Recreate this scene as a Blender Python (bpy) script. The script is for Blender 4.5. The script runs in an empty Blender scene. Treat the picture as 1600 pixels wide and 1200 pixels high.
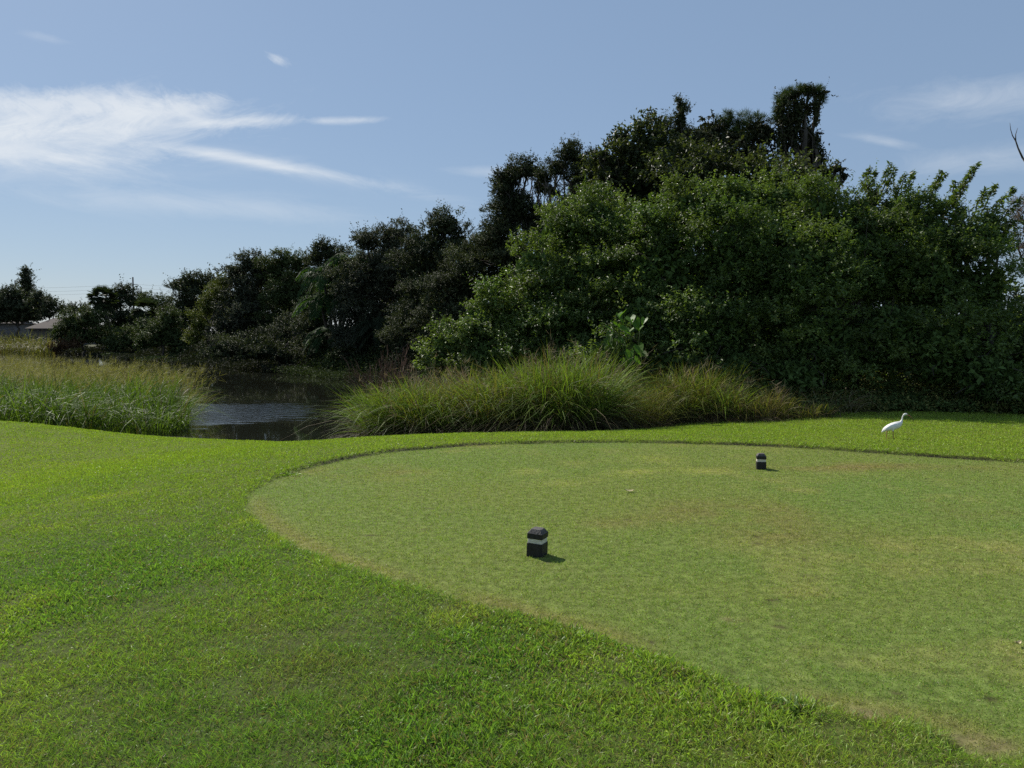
import bpy, math, random
import numpy as np
from mathutils import Vector

S = bpy.context.scene
COL = S.collection
rs = np.random.RandomState
R = math.radians

# ---------------------------------------------------------------- camera model
F = 1232.0            # focal length in pixels of a 1600 wide frame
CAMZ = 1.6
PITCH = math.atan(75 / F)
CP, SP = math.cos(PITCH), math.sin(PITCH)
SUN_AZ = R(-39)       # measured from +Y towards +X
SUN_EL = R(41)

def ray(px, py):
    a, b = (px - 800) / F, (600 - py) / F
    return np.array([a, CP + b * SP, -SP + b * CP])

def at(px, py, d):
    """point seen at pixel (px,py) at distance d along +Y"""
    r = ray(px, py)
    return np.array([0, 0, CAMZ]) + r * (d / r[1])

def on_ground(px, py, z=0.0):
    r = ray(px, py)
    return np.array([0, 0, CAMZ]) + r * ((z - CAMZ) / r[2])

# ---------------------------------------------------------------- numeric helpers
def smooth(a, b, x):
    t = np.clip((x - a) / (b - a), 0, 1)
    return t * t * (3 - 2 * t)

_perm = rs(7).rand(256, 256)
def vnoise(x, y, scale, seed=0):
    x = np.asarray(x) / scale + seed * 17.31
    y = np.asarray(y) / scale + seed * 9.77
    xi, yi = np.floor(x).astype(int), np.floor(y).astype(int)
    fx, fy = x - xi, y - yi
    fx, fy = fx * fx * (3 - 2 * fx), fy * fy * (3 - 2 * fy)
    g = lambda a, b: _perm[a & 255, b & 255]
    return (g(xi, yi) * (1 - fx) + g(xi + 1, yi) * fx) * (1 - fy) + (g(xi, yi + 1) * (1 - fx) + g(xi + 1, yi + 1) * fx) * fy

def fbm(x, y, scale, seed=0, octs=4):
    s, a, t = 0, 1.0, 0
    for k in range(octs):
        s = s + a * vnoise(x, y, scale / 2 ** k, seed + k * 3)
        t += a
        a *= 0.5
    return s / t

def sdf(poly, x, y):
    """signed distance to polygon, negative inside"""
    x, y = np.asarray(x, float), np.asarray(y, float)
    best = np.full(x.shape, 1e18)
    ins = np.zeros(x.shape, bool)
    n = len(poly)
    for i in range(n):
        (ax, ay), (bx, by) = poly[i], poly[(i + 1) % n]
        ex, ey = bx - ax, by - ay
        t = np.clip(((x - ax) * ex + (y - ay) * ey) / (ex * ex + ey * ey), 0, 1)
        best = np.minimum(best, (x - ax - t * ex) ** 2 + (y - ay - t * ey) ** 2)
        c = (ay > y) != (by > y)
        with np.errstate(divide='ignore', invalid='ignore'):
            xx = ax + (y - ay) * ex / (ey if ey != 0 else 1e-12)
        ins ^= c & (x < xx)
    d = np.sqrt(best)
    return np.where(ins, -d, d)

def closed_spline(pts, k=6):
    p = np.array(pts, float)
    n = len(p)
    out = []
    for i in range(n):
        p0, p1, p2, p3 = p[i - 1], p[i], p[(i + 1) % n], p[(i + 2) % n]
        for j in range(k):
            t = j / k
            out.append(0.5 * (2 * p1 + (p2 - p0) * t + (2 * p0 - 5 * p1 + 4 * p2 - p3) * t * t + (3 * p1 - p0 - 3 * p2 + p3) * t ** 3))
    return np.array(out)

def unit(v):
    return v / (np.linalg.norm(v, axis=-1, keepdims=True) + 1e-12)

# ---------------------------------------------------------------- mesh helpers
class Geo:
    def __init__(self):
        self.v, self.f, self.c, self.m, self.n = [], [], [], [], 0
    def add(self, v, f, col=None, mat=0):
        v = np.asarray(v, float).reshape(-1, 3)
        f = np.asarray(f, int)
        self.v.append(v)
        self.f.append(f + self.n)
        self.m.append(np.full(len(f), mat))
        if col is None:
            col = (0.5, 0.5, 0.5)
        col = np.asarray(col, float)
        if col.ndim == 1:
            col = np.tile(col, (len(v), 1))
        self.c.append(col)
        self.n += len(v)
    def build(self, name, mats, parent=None, smooth_shade=False, loc=None):
        me = bpy.data.meshes.new(name)
        v = np.vstack(self.v)
        if loc is not None:
            v = v - np.asarray(loc)
        me.vertices.add(len(v))
        me.vertices.foreach_set('co', v.astype(np.float32).ravel())
        tot = np.concatenate([np.full(len(f), f.shape[1]) for f in self.f])
        idx = np.concatenate([f.ravel() for f in self.f])
        me.loops.add(len(idx))
        me.loops.foreach_set('vertex_index', idx.astype(np.int32))
        me.polygons.add(len(tot))
        st = np.concatenate([[0], np.cumsum(tot)[:-1]])
        me.polygons.foreach_set('loop_start', st.astype(np.int32))
        me.polygons.foreach_set('material_index', np.concatenate(self.m).astype(np.int32))
        if smooth_shade:
            me.polygons.foreach_set('use_smooth', np.ones(len(tot), bool))
        else:
            me.polygons.foreach_set('use_smooth', np.zeros(len(tot), bool))
        a = me.attributes.new('Col', 'FLOAT_COLOR', 'POINT')
        c = np.ones((len(v), 4), np.float32)
        c[:, :3] = np.clip(np.vstack(self.c), 0, 1)
        a.data.foreach_set('color', c.ravel())
        for m in (mats if isinstance(mats, (list, tuple)) else [mats]):
            me.materials.append(m)
        me.update(calc_edges=True)
        o = bpy.data.objects.new(name, me)
        COL.objects.link(o)
        if parent is not None:
            o.parent = parent
        elif loc is not None:
            o.location = loc
        return o

def tube(g, pts, rad, sides=7, col=None, mat=0, cap=True):
    pts = np.asarray(pts, float)
    n = len(pts)
    rad = np.broadcast_to(np.asarray(rad, float), (n,))
    tan = unit(np.gradient(pts, axis=0))
    ref = np.array([0.0, 0, 1]) if abs(tan[0][2]) < 0.9 else np.array([1.0, 0, 0])
    u = unit(np.cross(np.tile(ref, (n, 1)), tan))
    for i in range(1, n):
        q = u[i - 1] - tan[i] * np.dot(u[i - 1], tan[i])
        u[i] = q / (np.linalg.norm(q) + 1e-12)
    w = np.cross(tan, u)
    a = np.linspace(0, 2 * np.pi, sides, endpoint=False)
    ring = pts[:, None] + rad[:, None, None] * (np.cos(a)[None, :, None] * u[:, None] + np.sin(a)[None, :, None] * w[:, None])
    i = np.arange(n - 1)[:, None] * sides
    j = np.arange(sides)[None]
    k = (j + 1) % sides
    f = np.stack([i + j, i + k, i + sides + k, i + sides + j], -1).reshape(-1, 4)
    base = g.n
    g.add(ring, f, col, mat)
    if cap:
        g.f.append(np.array([list(range(base, base + sides))[::-1]]))
        g.m.append(np.array([mat]))
        g.f.append(np.array([list(range(base + (n - 1) * sides, base + n * sides))]))
        g.m.append(np.array([mat]))

def box(g, lo, hi, col=None, mat=0):
    x0, y0, z0 = lo
    x1, y1, z1 = hi
    v = [(x0, y0, z0), (x1, y0, z0), (x1, y1, z0), (x0, y1, z0), (x0, y0, z1), (x1, y0, z1), (x1, y1, z1), (x0, y1, z1)]
    f = [(0, 3, 2, 1), (4, 5, 6, 7), (0, 1, 5, 4), (1, 2, 6, 5), (2, 3, 7, 6), (3, 0, 4, 7)]
    g.add(v, f, col, mat)

def leaf_quads(g, pos, nrm, axis, L, W, col, mat=0, fold=0.12):
    pos = np.asarray(pos)
    axis = unit(axis - nrm * np.sum(axis * nrm, -1, keepdims=True))
    side = np.cross(nrm, axis)
    L = np.broadcast_to(np.asarray(L, float), (len(pos),))[:, None]
    W = np.broadcast_to(np.asarray(W, float), (len(pos),))[:, None]
    v = np.stack([pos - axis * L * 0.5, pos + side * W * 0.5 + nrm * W * fold - axis * L * 0.06, pos + axis * L * 0.5 - nrm * L * 0.08,
                  pos - side * W * 0.5 + nrm * W * fold - axis * L * 0.06], 1)
    n = len(pos)
    f = np.arange(n)[:, None] * 4 + np.arange(4)[None]
    g.add(v.reshape(-1, 3), f, np.repeat(col, 4, axis=0), mat)

# ---------------------------------------------------------------- materials
def new_mat(name):
    m = bpy.data.materials.new(name)
    m.use_nodes = True
    nt = m.node_tree
    nt.nodes.clear()
    return m, nt, nt.nodes, nt.links

def foliage_mat(name, rough=0.45, spec=0.5, transl=0.3, tint=(1.15, 1.25, 0.6)):
    m, nt, N, L = new_mat(name)
    out = N.new('ShaderNodeOutputMaterial')
    at_ = N.new('ShaderNodeAttribute'); at_.attribute_name = 'Col'
    p = N.new('ShaderNodeBsdfPrincipled')
    p.inputs['Roughness'].default_value = rough
    p.inputs['Specular IOR Level'].default_value = spec
    L.new(at_.outputs['Color'], p.inputs['Base Color'])
    mul = N.new('ShaderNodeMix'); mul.data_type = 'RGBA'; mul.blend_type = 'MULTIPLY'
    mul.inputs[0].default_value = 1
    L.new(at_.outputs['Color'], mul.inputs[6]); mul.inputs[7].default_value = (*tint, 1)
    tr = N.new('ShaderNodeBsdfTranslucent')
    L.new(mul.outputs[2], tr.inputs['Color'])
    mx = N.new('ShaderNodeMixShader'); mx.inputs[0].default_value = transl
    L.new(p.outputs[0], mx.inputs[1]); L.new(tr.outputs[0], mx.inputs[2])
    L.new(mx.outputs[0], out.inputs[0])
    return m

def solid_mat(name, col, rough=0.7, spec=0.3, noise=0.3, nscale=8.0, bump=0.3, stretch=(1, 1, 1), use_attr=False):
    m, nt, N, L = new_mat(name)
    out = N.new('ShaderNodeOutputMaterial')
    p = N.new('ShaderNodeBsdfPrincipled')
    p.inputs['Roughness'].default_value = rough
    p.inputs['Specular IOR Level'].default_value = spec
    tc = N.new('ShaderNodeTexCoord')
    mp = N.new('ShaderNodeMapping'); mp.inputs['Scale'].default_value = stretch
    L.new(tc.outputs['Object'], mp.inputs[0])
    nz = N.new('ShaderNodeTexNoise'); nz.inputs['Scale'].default_value = nscale; nz.inputs['Detail'].default_value = 6
    L.new(mp.outputs[0], nz.inputs['Vector'])
    mr = N.new('ShaderNodeMapRange')
    mr.inputs['From Min'].default_value = 0.3; mr.inputs['From Max'].default_value = 0.7
    mr.inputs['To Min'].default_value = 1 - noise; mr.inputs['To Max'].default_value = 1 + noise
    L.new(nz.outputs['Fac'], mr.inputs[0])
    mul = N.new('ShaderNodeVectorMath'); mul.operation = 'SCALE'
    if use_attr:
        a = N.new('ShaderNodeAttribute'); a.attribute_name = 'Col'
        L.new(a.outputs['Vector'], mul.inputs[0])
    else:
        mul.inputs[0].default_value = col
    L.new(mr.outputs[0], mul.inputs['Scale'])
    L.new(mul.outputs[0], p.inputs['Base Color'])
    b = N.new('ShaderNodeBump'); b.inputs['Strength'].default_value = bump; b.inputs['Distance'].default_value = 0.02
    L.new(nz.outputs['Fac'], b.inputs['Height']); L.new(b.outputs[0], p.inputs['Normal'])
    L.new(p.outputs[0], out.inputs[0])
    return m

M = {}
M['lawn_blade'] = foliage_mat('lawn_blade', 0.5, 0.35, 0.35, (1.1, 1.2, 0.5))
M['reed_blade'] = foliage_mat('reed_blade', 0.55, 0.09, 0.33, (1.15, 1.3, 0.42))
M['dull_leaf'] = foliage_mat('dull_leaf', 0.6, 0.13, 0.18, (1.1, 1.25, 0.5))
M['inner_leaf'] = foliage_mat('inner_leaf', 0.8, 0.1, 0.15, (1.1, 1.25, 0.5))
M['glossy_leaf'] = foliage_mat('glossy_leaf', 0.46, 0.25, 0.36, (1.2, 1.35, 0.45))
M['dry_stalk'] = foliage_mat('dry_stalk', 0.7, 0.2, 0.25, (1.1, 1.0, 0.8))
M['big_leaf'] = foliage_mat('big_leaf', 0.45, 0.2, 0.45, (1.2, 1.4, 0.35))
M['frond'] = foliage_mat('frond', 0.6, 0.1, 0.35, (1.15, 1.35, 0.4))
M['bark'] = solid_mat('bark', (0.075, 0.062, 0.05), 0.9, 0.2, 0.5, 6, 0.8, (1, 1, 0.25))
M['grey_bark'] = solid_mat('grey_bark', (0.10, 0.085, 0.075), 0.9, 0.2, 0.4, 6, 0.8, (1, 1, 0.3))
M['ground'] = solid_mat('ground_soil', (0.1, 0.1, 0.05), 0.95, 0.1, 0.35, 14, 0.6, (1, 1, 1), True)

def tag(o, label, cat, group=None, kind=None):
    if label: o['label'] = label
    if cat: o['category'] = cat
    if group: o['group'] = group
    o['kind'] = kind or 'thing'
    return o

def empty(name, loc, label, cat, group=None):
    o = bpy.data.objects.new(name, None)
    o.empty_display_size = 0.2
    COL.objects.link(o)
    o.location = [float(c) for c in loc]
    return tag(o, label, cat, group)

# ---------------------------------------------------------------- terrain
WL = -1.2
tee_px = [(1640, 1192), (1480, 1150), (1370, 1126), (1250, 1105), (1100, 1058), (950, 1008), (800, 962), (650, 920), (530, 884), (450, 850), (402, 815), (385, 790),
          (400, 765), (450, 742), (520, 722), (620, 706), (750, 696), (900, 692), (1050, 693), (1200, 698), (1350, 707), (1600, 723)]
tee = [tuple(on_ground(a, b)[:2]) for a, b in tee_px] + [(9.5, 9.0), (9.0, 5.0), (5.0, 3.2)]
tee = closed_spline(tee, 5)
pond = closed_spline([(-60, 34), (-25, 27), (-13, 22.9), (-7, 20.6), (-3.2, 19.6), (0, 20.4), (1, 23), (-1, 31), (-4.5, 42), (-10.8, 53), (-19.5, 66),
                      (-36, 86), (-61, 122), (-84, 146), (-115, 160), (-190, 165), (-230, 110), (-120, 50)], 4)

def height(x, y, detail=True):
    x, y = np.asarray(x, float), np.asarray(y, float)
    st = sdf(tee, x, y)
    sp = sdf(pond, x, y)
    low = -0.36 + 0.26 * smooth(2.0, 7.0, x - 0.15 * (y - 15)) - 0.24 * smooth(-13, -7.5, x) * (1 - smooth(0.5, 4.5, x))
    far = smooth(22, 60, np.hypot(x, y))
    land = low * smooth(0.3, 6.5, st) * (1 - far) + far * (-0.1)
    land = land + (0.022 + 0.012 * smooth(8.5, 9.5, y)) * smooth(0.0, 0.06, st)
    land = land + 0.10 * (fbm(x, y, 6.0, 3, 3) - 0.5) * smooth(0.3, 2.5, st)
    z = np.where(sp > 0, WL + (land - WL) * smooth(-0.6, 4.6, sp), WL + (land - WL) * smooth(-0.6, 4.6, sp) - 0.9 * smooth(0, 6, -sp))
    if detail:
        z = z + 0.012 * (fbm(x, y, 0.5, 5, 2) - 0.5)
    return z

def hz(x, y):
    return float(height(np.array([x]), np.array([y]))[0])

def ground_hit(px, py):
    r = ray(px, py)
    t = np.linspace(0.5, 60, 6000)
    p = np.array([0, 0, CAMZ]) + r[None] * t[:, None]
    k = np.argmax(p[:, 2] < height(p[:, 0], p[:, 1]))
    return p[k]

# colour fields of the turf (albedo, linear)
def spot(x, y, px, py, rx, ry, z=0.0):
    c = on_ground(px, py, z)
    d = np.sqrt(((x - c[0]) / rx) ** 2 + ((y - c[1]) / ry) ** 2)
    return np.clip(1.15 - d, 0, 1)

def lerp(a, b, t):
    return a * (1 - t[:, None]) + np.asarray(b) * t[:, None]

def bare(x, y):
    b = 0
    for px, py, rx, ry in ((1348, 1122, 0.12, 0.09), (1535, 1163, 0.16, 0.085), (1485, 1152, 0.08, 0.05), (1150, 968, .09, .05)):
        b = np.maximum(b, np.clip(spot(x, y, px, py, rx, ry) * 1.5, 0, 1))
    return b * np.clip(fbm(x, y, 0.12, 91, 3) * 2.6 - 0.55, 0, 1)

_dq = rs(97)
DIV = [(*on_ground(_dq.uniform(480, 1580), 700 + 400 * _dq.rand() ** 1.3)[:2], _dq.uniform(0.02, 0.055), _dq.uniform(0.012, 0.03)) for _ in range(60)]
def divot(x, y):
    m = np.zeros(len(x))
    for a, b, ra, rb in DIV:
        k = (np.abs(x - a) < 0.1) & (np.abs(y - b) < 0.1)
        m[k] = np.maximum(m[k], np.clip(1.6 - 1.2 * np.hypot((x[k] - a) / ra, (y[k] - b) / rb), 0, 1))
    return m

def turf_colour(x, y, st):
    n1 = fbm(x, y, 2.2, 11); n2 = fbm(x, y, 0.55, 21, 3); n3 = fbm(x, y, 7.0, 31, 3)
    one = np.ones(len(x))
    # mown tee: pale yellow green
    t = lerp(np.tile((0.155, 0.185, 0.052), (len(x), 1)), (0.138, 0.185, 0.05), np.clip((n1 - 0.35) * 3, 0, 1))
    t = lerp(t, (0.24, 0.225, 0.085), np.clip((n2 - 0.58) * 3.5, 0, 1) * np.clip((n3 - 0.38) * 3.5, 0, 0.75))
    for px, py, rx, ry in ((700, 742, 0.8, 0.42), (790, 738, 0.7, 0.4), (860, 756, 0.35, 0.35), (1020, 738, 0.7, 0.4), (1100, 735, 0.5, 0.3), (640, 748, .5, .25), (1020, 718, 0.9, .5)):
        t = lerp(t, (0.27, 0.265, 0.085), np.clip(spot(x, y, px, py, rx, ry), 0, 1) * np.clip((n2 - 0.3) * 2.4, 0, 1) * 0.7)
    for px, py, rx, ry in ((1130, 800, 1.0, 0.7), (1230, 830, 0.8, 0.5), (1000, 815, 0.6, 0.3), (1500, 800, 0.7, 0.4), (560, 740, 0.9, 0.7), (1350, 730, 2.2, .35)):
        t = lerp(t, (0.19, 0.145, 0.065), spot(x, y, px, py, rx, ry) * np.clip((n2 - 0.25) * 2.2, 0, 1) * 0.75)
    edge = np.exp(-((st + 0.12) / 0.10) ** 2) * (0.2 + 0.8 * smooth(9.5, 6.5, y)) * np.clip(fbm(x, y, 0.9, 61, 3) * 3.2 - 1.0, 0, 1)
    t = lerp(t, (0.22, 0.165, 0.075), edge * 0.42)
    # rough: deeper green, yellower away from the camera
    r = lerp(np.tile((0.085, 0.155, 0.022), (len(x), 1)), (0.125, 0.19, 0.026), np.clip((n1 - 0.3) * 2.5, 0, 1))
    r = lerp(r, (0.15, 0.22, 0.02), smooth(5.5, 13, np.hypot(x, y)) * 0.8)
    r = lerp(r, (0.18, 0.24, 0.03), np.clip((n2 - 0.62) * 4, 0, 1) * 0.6)
    r = lerp(r, (0.15, 0.105, 0.05), np.clip((fbm(x, y, 0.8, 41) - 0.60) * 6, 0, 1) * smooth(8, 5, y) * 0.22)
    for px, py, rx, ry in ((400, 560 + 260, .8, .3), (120, 815, .55, .25), (200, 770, .6, .2)):
        r = lerp(r, (0.25, 0.30, 0.03), spot(x, y, px, py, rx, ry) * np.clip(n2 * 2 - 0.55, 0, 1))
    c = np.where((st < 0)[:, None], t * np.array([1.68, 1.82, 1.5]), r * np.array([2.1, 1.95, 2.3]) * (1 - 0.1 * smooth(5, 9, np.hypot(x, y)))[:, None])
    c = lerp(c, (0.34, 0.245, 0.16), bare(x, y) * 0.72)
    return lerp(c, (0.10, 0.085, 0.04), divot(x, y) * 0.8)

# polar sheet that reaches the horizon, fine in front of the tee
ang = np.concatenate([np.arange(-55, 55, 0.45), np.arange(55, 305, 2.5)])
ang = np.radians(ang)
rad = [0.4]
while rad[-1] < 4200:
    r_ = rad[-1]
    rad.append(r_ + (0.05 if r_ < 13 else 0.11 if r_ < 26 else 0.045 * r_ - 1.0 if r_ > 40 else 0.5))
rad = np.array(rad)
AA, RR = np.meshgrid(ang, rad)
gx, gy = (RR * np.sin(AA)).ravel(), (RR * np.cos(AA)).ravel()
gz = height(gx, gy)
st = sdf(tee, gx, gy); sp = sdf(pond, gx, gy)
gc = turf_colour(gx, gy, st) * np.where(st < 0, 0.48, 0.31)[:, None] * np.array([1.02, 0.95, 1.0])
step_shade = np.exp(-((st - 0.01) / 0.05) ** 2) * smooth(8.3, 9.6, gy) * np.clip(fbm(gx, gy, 0.6, 65, 3) * 3 - 0.7, 0.15, 1)
gc = lerp(gc, (0.050, 0.058, 0.018), smooth(0.02, 0.1, st) * 0.6 * smooth(11, 5, np.hypot(gx, gy)))
gc = lerp(gc, (0.022, 0.017, 0.012), step_shade)  # shade of the turf step painted as a dark line along the back edge
dry = np.clip(1 - sp / 3.0, 0, 1)
gc = lerp(gc, (0.016, 0.014, 0.010), np.clip(dry * 1.5, 0, 1))
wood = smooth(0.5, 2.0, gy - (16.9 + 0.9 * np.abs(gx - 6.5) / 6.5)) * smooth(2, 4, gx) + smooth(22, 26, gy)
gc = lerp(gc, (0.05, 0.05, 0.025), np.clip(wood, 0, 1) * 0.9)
na, nr = len(ang), len(rad)
i = np.arange(nr - 1)[:, None] * na
j = np.arange(na)[None]
k = (j + 1) % na
fq = np.stack([i + j, i + k, i + na + k, i + na + j], -1).reshape(-1, 4)[:, ::-1]
g = Geo()
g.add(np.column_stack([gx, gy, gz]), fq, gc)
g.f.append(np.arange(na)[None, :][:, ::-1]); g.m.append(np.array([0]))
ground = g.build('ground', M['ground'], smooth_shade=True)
tag(ground, None, None, kind='structure')

# ---------------------------------------------------------------- turf blades
def turf(n, p, rmin, rmax, seed):
    q = rs(seed)
    u = q.rand(n)
    e = 2 - p
    r = (rmin ** e + u * (rmax ** e - rmin ** e)) ** (1 / e)
    a = q.uniform(R(-43), R(43), n)
    return r * np.sin(a), r * np.cos(a), r, q

x, y, r, q = turf(1250000, 1.35, 2.3, 22.0, 5)
st = sdf(tee, x, y); sp = sdf(pond, x, y)
keep = (sp > 1.2) & ~((y > 17.4) & (x > 3))
x, y, r, st = x[keep], y[keep], r[keep], st[keep]
wob = 0.05 * (fbm(x, y, 0.35, 71, 2) - 0.5) * 2 * (0.45 + 0.55 * smooth(9.5, 8.0, y))
st = st + wob
keep = ~((y > 8.8) & (st > -0.02) & (st < 0.025) & (rs(6).rand(len(x)) < 0.8 * np.clip(fbm(x, y, 0.6, 65, 3) * 3 - 0.7, 0, 1)))
x, y, r, st = x[keep], y[keep], r[keep], st[keep]
colr = turf_colour(x, y, st)
z = height(x, y)
for name, label, sel in (('tee_turf', 'closely mown pale green turf of the tee with browned edge', st < 0),
                         ('rough_grass', 'longer deep green lawn grass around the tee', st >= 0)):
    xs, ys, rr, zs, cs = x[sel], y[sel], r[sel], z[sel], colr[sel]
    n = len(xs)
    short = name == 'tee_turf'
    if short:
        Ln = q.uniform(0.009, 0.022, n) * (0.45 + 1.15 * fbm(xs, ys, 0.045, 85, 2)) * (1 - 0.5 * bare(xs, ys)) * (1 - 0.75 * divot(xs, ys)); tilt = q.uniform(0.2, 1.35, n); W = 0.0026 * (rr / 4) ** 0.75 * q.uniform(0.7, 1.3, n)
    else:
        cl = np.clip((fbm(xs, ys, 0.26, 81, 3) - 0.28) * 2.2, 0, 1)
        near = smooth(8, 4, rr)
        rim = np.exp(-(st[sel] / 0.12) ** 2) * (0.3 + 0.7 * smooth(7, 9, ys))
        Ln = q.uniform(0.016, 0.042, n) * (1 - 0.6 * bare(xs, ys)) * (0.68 + 0.7 * cl) * (1 + 0.3 * near) * (1 + 0.9 * rim)
        Ln = np.where((cl < 0.22) & (q.rand(n) < 0.3 * smooth(7, 4, rr)), Ln * 0.3, Ln)
        gap = (fbm(xs, ys, 0.085, 87, 3) < 0.34) & (q.rand(n) < 0.7 * smooth(10, 5, rr)) & (rim < 0.3)
        Ln = np.where(gap, Ln * 0.35, Ln)
        coarse = np.clip((fbm(xs, ys, 1.6, 83, 2) - 0.40) * 6, 0, 1)
        tilt = q.uniform(0.25, 1.5, n) ** 0.85 * 1.05; W = (0.0030 + 0.0055 * near * coarse * q.rand(n)) * (rr / 4) ** 0.7 * q.uniform(0.7, 1.3, n)
    az = q.uniform(0, 2 * np.pi, n)
    d = np.column_stack([np.sin(tilt) * np.cos(az), np.sin(tilt) * np.sin(az), np.cos(tilt)])
    tw = q.uniform(0, 2 * np.pi, n)
    s = unit(np.cross(d, np.column_stack([np.cos(tw), np.sin(tw), 0.3 * np.ones(n)])))
    b = np.column_stack([xs, ys, zs - 0.003])
    mid = b + d * Ln[:, None] * 0.55 + np.array([0, 0, 1]) * (Ln * 0.10)[:, None]
    v = np.stack([b - s * W[:, None] * 0.5, mid + s * W[:, None] * 0.5, b + d * Ln[:, None], mid - s * W[:, None] * 0.5], 1)
    jit = q.uniform(0.6, 1.4, (n, 1)) * q.uniform(0.92, 1.08, (n, 3))
    cs = cs * jit
    dead = q.rand(n) < np.where(short, 0.12, 0.06 + 0.10 * smooth(7, 3.5, rr))
    cs[dead] = np.array((0.27, 0.22, 0.11)) * q.uniform(0.6, 1.2, (dead.sum(), 1))
    g = Geo()
    g.add(v.reshape(-1, 3), np.arange(n)[:, None] * 4 + np.arange(4)[None], np.repeat(cs, 4, 0))
    tag(g.build(name, M['lawn_blade']), label, 'grass', kind='stuff')

# ---------------------------------------------------------------- water
def water_mat():
    m, nt, N, L = new_mat('pond_water')
    out = N.new('ShaderNodeOutputMaterial')
    p = N.new('ShaderNodeBsdfPrincipled')
    p.inputs['Base Color'].default_value = (0.012, 0.013, 0.009, 1)
    p.inputs['Roughness'].default_value = 0.02
    p.inputs['IOR'].default_value = 1.33
    geo = N.new('ShaderNodeNewGeometry')
    def noise(scale, sx, sy, detail=2):
        mp = N.new('ShaderNodeMapping'); mp.inputs['Scale'].default_value = (sx, sy, 1)
        L.new(geo.outputs['Position'], mp.inputs[0])
        n = N.new('ShaderNodeTexNoise'); n.inputs['Scale'].default_value = scale; n.inputs['Detail'].default_value = detail
        L.new(mp.outputs[0], n.inputs['Vector'])
        return n.outputs['Fac']
    rip = noise(4.0, 0.8, 1.3, 4)
    calm = noise(0.9, 0.6, 1.0, 2)
    # wind-ruffled patch: falls off with distance from its own centre
    mp = N.new('ShaderNodeMapping'); mp.vector_type = 'POINT'
    sub = N.new('ShaderNodeVectorMath'); sub.operation = 'SUBTRACT'; sub.inputs[1].default_value = RIP_C
    L.new(geo.outputs['Position'], sub.inputs[0])
    mp.inputs['Scale'].default_value = (1 / RIP_R[0], 1 / RIP_R[1], 0)
    L.new(sub.outputs[0], mp.inputs[0])
    ln = N.new('ShaderNodeVectorMath'); ln.operation = 'LENGTH'; L.new(mp.outputs[0], ln.inputs[0])
    nz = noise(0.8, 0.5, 1.6, 3)
    ad = N.new('ShaderNodeMath'); ad.operation = 'MULTIPLY_ADD'; ad.inputs[1].default_value = 0.9; L.new(nz, ad.inputs[0]); L.new(ln.outputs['Value'], ad.inputs[2])
    mr = N.new('ShaderNodeMapRange'); mr.inputs['From Min'].default_value = 1.05; mr.inputs['From Max'].default_value = 1.5
    mr.inputs['To Min'].default_value = 0.032; mr.inputs['To Max'].default_value = 0.0006
    mr.interpolation_type = 'SMOOTHSTEP'
    L.new(ad.outputs[0], mr.inputs[0])
    h1 = N.new('ShaderNodeMath'); h1.operation = 'MULTIPLY'; L.new(rip, h1.inputs[0]); L.new(mr.outputs[0], h1.inputs[1])
    h2 = N.new('ShaderNodeMath'); h2.operation = 'MULTIPLY_ADD'; h2.inputs[1].default_value = 0.002
    L.new(calm, h2.inputs[0]); L.new(h1.outputs[0], h2.inputs[2])
    b = N.new('ShaderNodeBump'); b.inputs['Strength'].default_value = 1; b.inputs['Distance'].default_value = 1
    L.new(h2.outputs[0], b.inputs['Height']); L.new(b.outputs[0], p.inputs['Normal'])
    L.new(p.outputs[0], out.inputs[0])
    return m
_c = on_ground(345, 644, WL)
RIP_C = (float(_c[0]), float(_c[1]) , WL); RIP_R = (4.2, 5.2)
g = Geo()
wp = closed_spline([(-62, 33), (-25, 25.5), (-13, 21.4), (-7, 19.2), (-3, 18.2), (1, 19), (2.5, 23), (0.5, 31), (-3, 43), (-9, 55), (-18, 68),
                    (-34, 88), (-59, 124), (-84, 149), (-115, 163), (-190, 168), (-233, 110), (-120, 48)], 4)
g.add(np.column_stack([wp, np.full(len(wp), WL)]), np.arange(len(wp))[None][:, ::-1])
tag(g.build('pond_water', water_mat()), None, None, kind='structure')

# ---------------------------------------------------------------- trees
def sphere_dirs(n, q):
    v = q.normal(size=(n, 3))
    return unit(v)

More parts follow.
